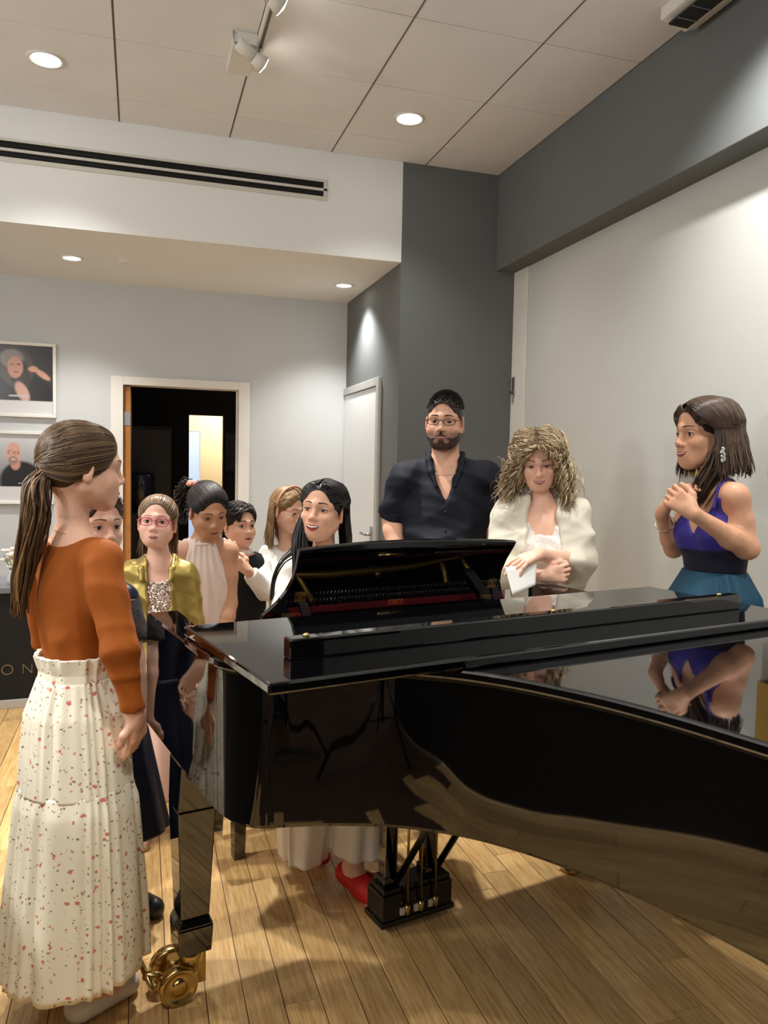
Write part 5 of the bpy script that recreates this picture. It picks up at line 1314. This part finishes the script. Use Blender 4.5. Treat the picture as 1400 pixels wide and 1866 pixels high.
def long_hair(p, n, col, col2, length, seed, part=0.0, back=-.35, front=.30, r=.0035, spread=.0, side_bias=0, puff=.013, curl=None, loose=.008, lmin=.85, pj=0.0):
    """centre parting: strands run from the parting over the sides, then hang"""
    rn = np.random.RandomState(seed); k = np.where(rn.rand(n) < .5+side_bias, 1., -1.)
    y0 = rn.uniform(-.95, .78, n); rt = np.stack([part+k*(.03+np.abs(rn.normal(0, pj+1e-6, n))), y0, np.sqrt(np.clip(1-y0**2, .05, 1))*np.where(y0 < -.6, .8, 1)], -1)
    az = np.interp(y0, [-.95, .78], [-1.45, front])+rn.normal(0, .08, n)
    sd = np.stack([k*np.cos(az), np.sin(az), np.full(n, -.18)], -1)
    P1 = p.scalp(slerp(rt, sd, .0), puff*.6); P2 = p.scalp(slerp(rt, sd, .4), puff); P3 = p.scalp(slerp(rt, sd, .75), puff+.002); P4 = p.scalp(sd, puff+.001)
    L = length*rn.uniform(lmin, 1.05, n)[:, None]; dn = (np.array([0, 0, -1.])@p.HR)[None]
    o1 = np.stack([k*spread, np.minimum(0, az)*.01, 0*k], -1)
    P5 = P4+dn*L*.45+o1; P6 = P4+dn*L+o1*1.4+rn.normal(0, loose, (n, 3))
    A = np.stack([P1, P2, P3, P4, P5, P6], 1)
    # hairline strands are combed back over the temples and join the fall
    m = n//4; H0 = line_dirs(m, seed+9, .02, .15); k2 = np.sign(H0[:, 0]+1e-6); az2 = rn.uniform(front-.5, front+.05, m); sd2 = np.stack([k2*np.cos(az2), np.sin(az2), np.full(m, -.18)], -1)
    up = H0+np.array([0, -.25, .12]); L2 = length*rn.uniform(.85, 1.05, m)[:, None]; o2 = np.stack([k2*spread, 0*k2, 0*k2], -1); Q4 = p.scalp(sd2, puff+.002)
    Bq = np.stack([p.scalp(H0, .0005), p.scalp(slerp(up, sd2, .15), puff*.9), p.scalp(slerp(up, sd2, .6), puff+.001), Q4, Q4+dn*L2*.45+o2, Q4+dn*L2+o2*1.4+rn.normal(0, .008, (m, 3))], 1)
    return p.strands(np.concatenate([A, Bq]), col, col2, r, 18 if curl is None else 44, (.6, 1, .25), seed, curl=curl, nside=5 if curl is None else 4)
long_hair(p, 420, HS, HS2, .22, 4, front=-.05, spread=.006)
hb = np.array([p.scalp(np.array([math.sin(a), .30, math.cos(a)]), .018) for a in np.linspace(-1.5, 1.5, 20)]); V, Q, _ = tubes(p.H(hb)[None], np.full((1, 20), .006), 6); p.mesh('headband', V, Q, mat('headband_rose', (196, 138, 106), .6), label='rose gold headband')
glasses(p, (190, 130, 110), .022, .017, .0012)

# ---------------------------------------------------------------- 7: pianist
pc = PL(.735, 1.45)
p = Person('seated smiling pianist with long black hair and white blouse, behind the music desk', (pc[0], pc[1]), (228, 176, 146)); g7 = p
p.head(589, 930, 2.93, -16, -4, -5, .98, brow=(30, 22, 20), iris=(46, 28, 20), smile=.9, open=.75, mouth=.0235, gaze=(.12, .12), lash=.0017, browt=.0042, lid=.0054, cheek=1.03)
P0 = np.array([pc[0], pc[1], .605])
p.torso(Wp(592, 1018, 2.95), P0, -10, Wp(528, 1046, 2.97), Wp(656, 1044, 2.97), .135, .105, .15, .66, bust=.045, neck_r=.043)
elA = np.array(PL(.50, 1.24, .72)); elB = np.array(PL(1.02, 1.24, .72)); wrA = np.array(PL(.60, 1.02, .80)); wrB = np.array(PL(.92, 1.02, .80))
p.arm(Wp(528, 1046, 2.97), elA, wrA, (.042, .036, .025), 'A'); p.arm(Wp(656, 1044, 2.97), elB, wrB, (.042, .036, .025), 'B')
toTail = np.array(PL(0, -1, 0))-np.array(PL(0, 0, 0))
for tg, sd in (('A', -1), ('B', 1)): p.hand(getattr(p, 'arm'+tg)[2], toTail, (0, 0, -1), .9, (.3, .35, .4, .4), .4, side=sd)
kx = {}
for k, (ksx, kfx, kfy) in {'A': (.62, .66, 1.24), 'B': (.86, .69, .905)}.items():
    hip = np.array(PL(.735+(.09 if k == 'B' else -.09), 1.42, .60)); knee = np.array(PL(ksx, 1.06, .55)); ank = np.array(PL(kfx, kfy+.06, .10)); toe = np.array(PL(kfx+.02, kfy-.07, .03)); kx[k] = (hip, knee, ank, toe)
    p.F.chain([hip, knee, ank], [.085, .058, .036], .03); p.F.cap(ank-[0, 0, .03], toe, .034, .022, .02)
p.build(lip=(168, 36, 40), cheek=.3)
M_WBL = cloth_mat('ivory_crepe', (238, 228, 214), .6)
F = Field().add(p.T.grown(.009)).add(p.sleeve('A', 1.9, .050, .047, .036)).add(p.sleeve('B', 1.9, .050, .047, .036)); x_, f_, u_ = p.TR.T
F.ell(p.N+f_*.02+u_*.03, (.07, .08, .055), .01, True); F.cut(P0-[0, 0, .06], (0, 0, -1)); p.cloth('blouse', F, M_WBL, .0075, folds([(0, .3, 1), (.6, .3, .6)], .009, 21, .9))
for k, (hip, knee, ank, toe) in kx.items():
    F = Field().cap(hip, knee, .105, .085, .05); p.cloth('trouser_thigh', F, M_WBL, .01, folds([(0, 1, .3)], .008, 3))
ax_, rx_, ry_ = {'A': ([kx['A'][1]+[0, 0, .05], np.array(PL(.60, 1.10, .40)), np.array(PL(.59, 1.12, .22)), np.array(PL(.585, 1.12, .085))], [.07, .09, .095, .08], [.08, .10, .11, .10])}['A'], 0, 0
revolve_skirt(p, 'trouser_leg', ax_[0], ax_[1], ax_[2], M_WBL, 7, (.004, .012, .018, .02), 0, nth=120)
revolve_skirt(p, 'trouser_leg', [kx['B'][1]+[0, 0, .05], np.array(PL(.80, 1.03, .40)), np.array(PL(.745, 1.01, .24)), np.array(PL(.735, 1.0, .125))], [.07, .09, .098, .098], [.08, .10, .11, .11], M_WBL, 6, (.004, .010, .014, .016), 0, nth=120, seed=5)
M_REDSHOE = mat('red_suede', (196, 24, 20), .6, bump=(200, .2))
for k, (hip, knee, ank, toe) in kx.items():
    F = Field(); bk = ank+(ank-toe)*[.25, .25, 0]; bk[2] = .052
    F.cap(bk, (ank+toe)/2*[1, 1, 0]+[0, 0, .042], .040, .038, .02); F.cap((ank+toe)/2*[1, 1, 0]+[0, 0, .038], toe, .038, .026, .02); F.cut((0, 0, .006), (0, 0, -1)); F.cut((0, 0, .085), (0, 0, 1)); p.cloth('shoe', F, M_REDSHOE, .006, label='red suede shoe')
HK, HK2 = (15, 12, 12), (40, 32, 30)
p.cap_hair(HK, nape=-.085, ears=False)
long_hair(p, 620, HK, HK2, .30, 14, part=.0, front=.05, r=.0038, spread=.010, puff=.015)
rn = np.random.RandomState(31); N_ = 90
lock = np.array([Wp(556, 930, 2.90), Wp(546, 985, 2.86), Wp(548, 1030, 2.84), Wp(546, 1080, 2.83), Wp(544, 1125, 2.83)]); cc = lock[None]+rn.normal(0, 1, (N_, 1, 3))*np.array([.004, .012, .013, .012, .008])[None, :, None]; p.strands(cc, HK, HK2, .0035, 18, (.8, 1, .2), 3, True, 'hair_lock')
lock = np.array([Wp(560, 930, 2.92), Wp(540, 1000, 2.88), Wp(515, 1025, 2.86), Wp(500, 1055, 2.86), Wp(495, 1095, 2.88)]); cc = lock[None]+rn.normal(0, 1, (14, 1, 3))*np.array([.004, .006, .004, .003, .003])[None, :, None]; p.strands(cc, HK, HK2, .0030, 18, (.8, 1, .4), 4, True, 'hair_lock')

# ---------------------------------------------------------------- 8: man in navy shirt
p = Person('bearded man in glasses and dark navy shirt standing by the grey column', Wp(810, 1200, 3.5), (218, 166, 138)); g8 = p
p.head(811, 768, 3.48, -13, 4, -1, 1.05, brow=(34, 26, 24), iris=(44, 30, 22), jaw=1.16, cheek=1.1, browt=.0050, browz=.0215, mouth=.0225, lid=.0048, open=.12)
p.torso(Wp(812, 850, 3.52), Wp(810, 1140, 3.52), -4, Wp(745, 872, 3.52), Wp(879, 873, 3.52), .185, .178, .185, .68, neck_r=.064, belly=.03)
p.arm(Wp(741, 872, 3.52), Wp(717, 948, 3.55), Wp(724, 1010, 3.46), (.066, .050, .034), 'A'); p.arm(Wp(883, 873, 3.52), Wp(904, 945, 3.55), Wp(895, 1010, 3.46), (.066, .050, .034), 'B')
p.hand(Wp(724, 1010, 3.46), (0, 0, -1), RT, 1.0, fine=False); p.hand(Wp(895, 1010, 3.46), (0, 0, -1), -RT, 1.0, fine=False)
p.legs(.30, 0, (22, 20, 20), feet_yaw=-4, r=(.11, .075, .05)); p.build(lip=(150, 84, 78), beard=(48, 34, 28))
M_NSH = cloth_mat('navy_poplin', (14, 18, 30), .7, 0); x_, f_, u_ = p.TR.T
F = Field().add(p.T.grown(.016)).add(p.sleeve('A', .92, .082, .072)).add(p.sleeve('B', .92, .082, .072))
F.vee(p.N, p.TR, .04, .070, -.175, .003); F.ell(p.N+u_*.05, (.078, .082, .06), .01, True); F.cut(p.P-[0, 0, .02], (0, 0, -1))
p.cloth('shirt', F, M_NSH, .0075, folds([(.5, 0, .85), (-.6, .2, .6), (0, 0, 1)], .015, 15, .7))
for tg in 'AB':
    sh, el, wr, r = getattr(p, 'arm'+tg); d_ = nrm(el-sh); e = sh+(el-sh)*.93; F = Field(); F.cap(e-d_*.02, e+d_*.018, .072, .068, .01, flat=True); p.cloth('rolled_cuff', F, M_NSH, .006, folds([(1, 0, 0)], .006, 2))
lapel(p, M_NSH, [(.045, -.062, .062), (.074, -.02, .055), (.072, .055, .022), (.062, .092, -.03), (.040, .125, -.095)], [.012, .014, .016, .015, .007], step=.005)
F = Field().add(p.T.grown(.016))
bt_ = B()
for k in range(4):
    c = p.N-u_*(.205+.08*k); ts = np.linspace(0, .35, 200); D_ = F.at(c[None]+f_[None]*ts[:, None]); i = int(np.argmax(D_ > 0)); q = c+f_*(ts[i]+.0015)
    bt_.lathe([(.006, -.001), (.006, .002), (.003, .003)], c=q, axis=f_, n=10)
bo = bt_.done('buttons', mat('dark_button', (20, 22, 30), .3)); bo.parent = p.root; bo.location = tuple(-p.base); bo['kind'] = 'stuff'
V, Q, _ = tubes(np.array([p.N+x_*.082*math.cos(a)+f_*(.04+.075*math.sin(a))+u_*(.0-.055*math.sin(a)+.01) for a in np.linspace(.15, 3.0, 20)])[None], np.full((1, 20), .0018), 5); p.mesh('necklace', V, Q, M_STEEL)
F = Field(); F.ell(p.P-u_*.03, (.20, .15, .15), .05)
for k in (-1, 1): F.cap(p.P+x_*k*.09, np.array([p.P[0], p.P[1], .10])+x_*k*.07, .115, .080, .03)
p.cloth('trousers', F, M_VEST, .011)
glasses(p, (18, 16, 18), .0235, .0125, .0017)
p.patch('moustache', -.024, .024, lambda x: -.0535-.06*np.abs(x), lambda x: -.0585-.16*np.abs(x), .0018, mat('moustache_brown', (58, 40, 33), .8))
# short beard and cropped hair
Fb = head_field(p.ho).grown(.0030); Fb.ell((0, .105, -.0665), (.024, .03, .0080), .004, True)
for k in (-1, 1): Fb.ell((k*.036, .080, -.034), (.034, .05, .030), .010, True); Fb.ell((k*.0745, -.004, -.008), (.02, .018, .04), .004, True); Fb.ell((k*.024, .105, -.080), (.013, .03, .008), .004, True)
Fb.cut((0, .0, 0), (0, -1, 0)); Fb.cut((0, .0, -.050), (0, -.10, 1))
Fb2 = Fb.moved(p.HR, p.hc, p.hs); V, Q = skin_field(Fb2, .0032, p.hbox); p.mesh('beard', V, Q, M_HAIR, np.ones((len(V), 3))*lin((58, 42, 35))*np.random.RandomState(1).uniform(.8, 1.2, (len(V), 1)))
p.cap_hair((40, 33, 30), .003, nape=-.05)
D = np.concatenate([dirs(800, 43, .25, hairline), line_dirs(260, 3, .05, .55)]); q = p.scalp(D, .001); tg = np.array([[-.25, .35, .45]])+D*.7; tg /= np.linalg.norm(tg, axis=1, keepdims=True); ln = (.008+.016*np.clip(D[:, 2:3]-.4, 0, 1)*1.4)
p.strands(np.stack([q, q+tg*ln*.5+D*.002, q+tg*ln], 1), (30, 25, 23), (64, 54, 48), .0028, 6, (1, 1, .4), 10)

# ---------------------------------------------------------------- 9: curly blonde woman in shawl
p = Person('young woman with curly blonde hair in a cream shawl, arms crossed', Wp(985, 1200, 3.22), (230, 182, 156)); g9 = p
p.head(982, 838, 3.20, -12, 20, 4, .97, brow=(96, 70, 50), iris=(70, 60, 50), smile=.8, open=.3, mouth=.022, lid=.0034, gaze=(0, -.4), lash=.0016)
p.torso(Wp(990, 918, 3.24), Wp(985, 1170, 3.24), -10, Wp(928, 940, 3.26), Wp(1046, 942, 3.24), .130, .10, .14, .68, bust=.045, neck_r=.043)
p.arm(Wp(1046, 942, 3.24), Wp(1056, 1026, 3.16), Wp(985, 1010, 3.02), (.041, .036, .024), 'B'); p.arm(Wp(928, 940, 3.26), Wp(915, 1040, 3.20), Wp(990, 1050, 3.04), (.041, .036, .024), 'A')
p.hand(Wp(985, 1010, 3.02), Wp(950, 1022, 2.99)-Wp(985, 1010, 3.02), -DN*-1+FW*.4, .92, (.25, .3, .35, .4), .3, .10, side=-1)
p.hand(Wp(990, 1050, 3.04), Wp(1020, 1046, 3.02)-Wp(990, 1050, 3.04), FW, .92, (.9, 1.0, 1.1, 1.2), .6, side=1)
p.legs(.22, 0, (210, 196, 176), feet_yaw=-10); p.build(lip=(176, 88, 84), cheek=.3)
M_SHAWL = cloth_mat('cream_shawl', (214, 208, 190), .8, .1); M_LACE2 = cloth_mat('white_lace', (238, 232, 224), .8, 0, bump=(120, 1.0), noise=(110, .16))
x_, f_, u_ = p.TR.T
F = Field().add(p.T.grown(.007)); F.vee(p.N, p.TR, .03, .105, -.125, .030, k=.02); F.cut(p.N-u_*.075, u_)
for q in (p.armA[0], p.armB[0]): F.ell(q+u_*.02, (.05, .06, .06), .01, True)
F.cut(p.P+[0, 0, .02], (0, 0, -1)); p.cloth('lace_top', F, M_LACE2, .005, folds([(1, 0, .2), (.2, 0, 1), (.7, 0, .7)], .005, 5, 2.2), label='white lace camisole top')
F = Field().add(p.T.grown(.024)); 
shB, elB, wrB, _r = p.armB; shA, elA, wrA, _r = p.armA
F.cap(shB, elB+(0, 0, .01), .068, .070, .04); F.cap(elB+(0, 0, .0), elB+(wrB-elB)*.18, .066, .052, .03); F.cap(shA, elA, .068, .078, .04); F.cap(elA, elA+(wrA-elA)*.28, .074, .054, .03); F.cap(elB, elB-[0, 0, .08], .05, .035, .04)
F.vee(p.N, p.TR, .05, .050, -.20, .066, k=.015); F.ell(p.N+u_*.05, (.060, .065, .06), .01, True)
F.cut(p.P+[0, 0, .06], (0, 0, -1)); p.cloth('shawl', F, M_SHAWL, .0065, folds([(.8, 0, .6), (.5, .3, .7), (-.7, .2, .7)], .013, 31, .75), label='cream shawl draped over both shoulders')
revolve_skirt(p, 'skirt', [p.P+[0, 0, .10], p.P, p.P-[0, 0, .3], p.P-[0, 0, .6]], [.11, .15, .18, .2], [.09, .12, .15, .17], M_LACE2, 11, (.002, .006, .012, .015), -10)
HC, HC2 = (138, 112, 80), (232, 212, 174)
p.cap_hair((104, 82, 58), .006, nape=-.085, ears=False)
long_hair(p, 430, HC, HC2, .25, 78, part=.015, front=.45, r=.0030, spread=.016, puff=.024, curl=(.0135, 5.0, .0), loose=.022, lmin=.6, pj=.12)
long_hair(p, 300, HC, HC2, .20, 81, part=.015, front=.38, r=.0028, spread=.030, puff=.034, curl=(.0150, 4.2, .0), loose=.026, lmin=.5, pj=.25)
rn = np.random.RandomState(9); n = 90; H0 = line_dirs(n, 11, .03, .45); q = p.scalp(H0, .001); k = np.sign(H0[:, 0:1]+.001); j_ = lambda s_: rn.normal(0, s_, (n, 3))
p.strands(np.stack([q, q+H0*.024+[0, 0, .008], q*[1, 1, 1]+k*[.030, 0, 0]+H0*.020-[0, 0, .012]+j_(.006), np.concatenate([k*.074, 0*k+.062, 0*k+.0], 1)+j_(.007), np.concatenate([k*.084, 0*k+.05, 0*k-.06], 1)+j_(.009), np.concatenate([k*.086, 0*k+.045, 0*k-.12], 1)+j_(.014)], 1), HC, HC2, .0026, 44, (.7, 1, .25), 13, curl=(.0105, 4.0, .05), nside=4, name='curls')

# ---------------------------------------------------------------- 10: woman in blue dress
p = Person('woman in royal blue and teal dress, hands at chest, at right by the white wall', Wp(1300, 1200, 2.62), (206, 154, 122)); g10 = p
p.head(1286, 790, 2.62, -76, 4, 0, .99, brow=(40, 30, 26), iris=(50, 34, 26), smile=.9, open=.35, mouth=.0235, lash=.0016)
p.torso(Wp(1304, 890, 2.62), Wp(1302, 1130, 2.62), -66, Wp(1268, 902, 2.74), Wp(1338, 906, 2.51), .120, .094, .11, .70, bust=.046, neck_r=.042)
p.arm(Wp(1342, 906, 2.52), Wp(1364, 1000, 2.50), Wp(1264, 936, 2.44), (.036, .034, .022), 'B'); p.arm(Wp(1266, 904, 2.74), Wp(1228, 1000, 2.76), Wp(1206, 936, 2.64), (.036, .032, .022), 'A')
p.hand(Wp(1266, 936, 2.44), Wp(1236, 912, 2.46)-Wp(1266, 936, 2.44), FW+RT*.3, .93, (.7, .8, .9, .9), .4, side=-1)
p.hand(Wp(1206, 936, 2.64), Wp(1230, 895, 2.58)-Wp(1206, 936, 2.64), RT*.8+DN*.6, .93, (.45, .5, .6, .65), .4, side=1)
p.legs(.24, 0, (30, 30, 40), feet_yaw=-66); p.build(lip=(170, 72, 68), cheek=.25)
M_ROYAL = cloth_mat('royal_blue_satin', (52, 44, 128), .5); M_WB = cloth_mat('navy_waistband', (24, 22, 40), .7); M_TEAL = cloth_mat('teal_crepe', (22, 66, 88), .55)
x_, f_, u_ = p.TR.T; L_ = p.L
F = Field().add(p.T.grown(.006)); F.cut(p.P+u_*L_*.45, -u_)
F.vee(p.N, p.TR, .0, .085, -.15, .004); F.cut(p.N-u_*.09-f_*.02, nrm(u_*.9-f_*.55))
for q in (p.armA[0], p.armB[0]): F.ell(q+u_*.01+(q-p.N)*.18, (.062, .062, .075), .01, True)
p.cloth('bodice', F, M_ROYAL, .0055, folds([(0, .4, 1)], .003, 3))
for k in (-1, 1):
    t = np.linspace(0, 1, 16); P_ = np.array([p.N+x_*k*(.062+.012*math.cos(a*1.2))+f_*(.085*math.cos(a))+u_*(-.075+.078*math.sin(a)) for a in np.linspace(0.1, 3.0, 16)])
    T2 = p.F; 
    for i in range(16):
        for _ in range(30):
            if T2.at(P_[i][None])[0] < .003: P_[i] = P_[i]+(u_*.5+ (P_[i]-(p.N-u_*.06))*2)*.004
    V, Q, _ = tubes(P_[None], np.full((1, 16), .0055), 6); p.mesh('strap', V, Q, M_ROYAL)
F = Field().add(p.T.grown(.009)); F.cut(p.P+u_*L_*.54, u_); F.cut(p.P+u_*L_*.36, -u_); p.cloth('waistband', F, M_WB, .006, lambda X, Y, Z: .0012*np.sin(Z*520))
revolve_skirt(p, 'skirt', [p.P+u_*L_*.38, p.P+u_*L_*.20, p.P-[0, 0, .08], p.P-[0, 0, .45]], [.104, .145, .175, .21], [.094, .13, .158, .19], M_TEAL, 15, (.006, .012, .014, .02), -66)
HM, HM2 = (44, 32, 26), (100, 76, 58)
p.cap_hair(HM, nape=-.085, ears=False)
long_hair(p, 620, HM, HM2, .15, 24, part=.02, front=.42, r=.0038, spread=.010, puff=.020)
rn = np.random.RandomState(5); N_ = 110
lock = np.array([p.H((-.075, .0, -.05)), p.H((-.07, .01, -.11)), p.H((-.05, .035, -.17)), p.H((-.035, .05, -.225))])
cc = lock[None]+rn.normal(0, 1, (N_, 1, 3))*np.array([.012, .016, .018, .012])[None, :, None]; p.strands(cc, HM, HM2, .0035, 16, (.8, 1, .25), 4, True, 'hair_lock')
# drop earring and rings, bracelet
eb = B()
for k in range(16):
    a = rn.uniform(-1, 1); c = p.H((-.113, .020+.007*a, -.05-.045*k/16)); eb.lathe([(.001, -.0045), (.0055, 0), (.001, .0045)], c=c, axis=rn.normal(0, 1, 3), n=6)
eo = eb.done('earring', mat('crystal', (226, 224, 218), .12, .6)); eo.parent = p.root; eo.location = tuple(-p.base); eo['label'] = 'sparkling crystal drop earring'
wr_ = p.armA[2]; ad_ = nrm(p.armA[2]-p.armA[1]); uu = nrm(np.cross(ad_, [0, 0, 1])); vv = np.cross(ad_, uu); t_ = np.linspace(0, 6.28, 22)
c_ = p.armA[1]+(p.armA[2]-p.armA[1])*.72
V, Q, _ = tubes(np.array([c_+uu*.033*math.cos(a)+vv*.033*math.sin(a) for a in t_])[None], np.full((1, 22), .0018), 5); p.mesh('bracelet', V, Q, M_STEEL)
rg = B(); rg.lathe([(.002, -.004), (.009, 0), (.002, .005)], c=Wp(1228, 902, 2.555), axis=-FW, n=10); ro = rg.done('ring', mat('crystal', (226, 224, 218))); ro.parent = p.root; ro.location = tuple(-p.base)

# ---------------------------------------------------------------- sheet held by the curly woman
q = [Wp(922, 1040, 2.97), Wp(977, 1030, 2.99), Wp(975, 1070, 2.975), Wp(962, 1080, 2.965), Wp(936, 1078, 2.955)]
nx, ny = 14, 8; U, V_ = np.meshgrid(np.linspace(0, 1, nx), np.linspace(0, 1, ny), indexing='ij')
A_, B_, C_, D_ = Wp(921, 1034, 2.975), Wp(978, 1026, 2.995), Wp(976, 1066, 2.97), Wp(934, 1084, 2.945)
S_ = (A_*(1-U[..., None])+B_*U[..., None])*(1-V_[..., None])+(D_*(1-U[..., None])+C_*U[..., None])*V_[..., None]-FW*(.005*np.sin(U*3.1))[..., None]
c0 = S_.mean((0, 1)); idx = np.arange(nx*ny).reshape(nx, ny); Fq = np.stack([idx[:-1, :-1], idx[1:, :-1], idx[1:, 1:], idx[:-1, 1:]], -1).reshape(-1, 4)
pap = mesh_np('paper_sheet', S_.reshape(-1, 3)-c0, Fq, mat('paper_white', (236, 234, 228), .8)); pap.location = tuple(c0); md = pap.modifiers.new('thick', 'SOLIDIFY'); md.thickness = .0006
put(pap, None, 'white folded sheet of paper held by the curly blonde woman', 'paper')
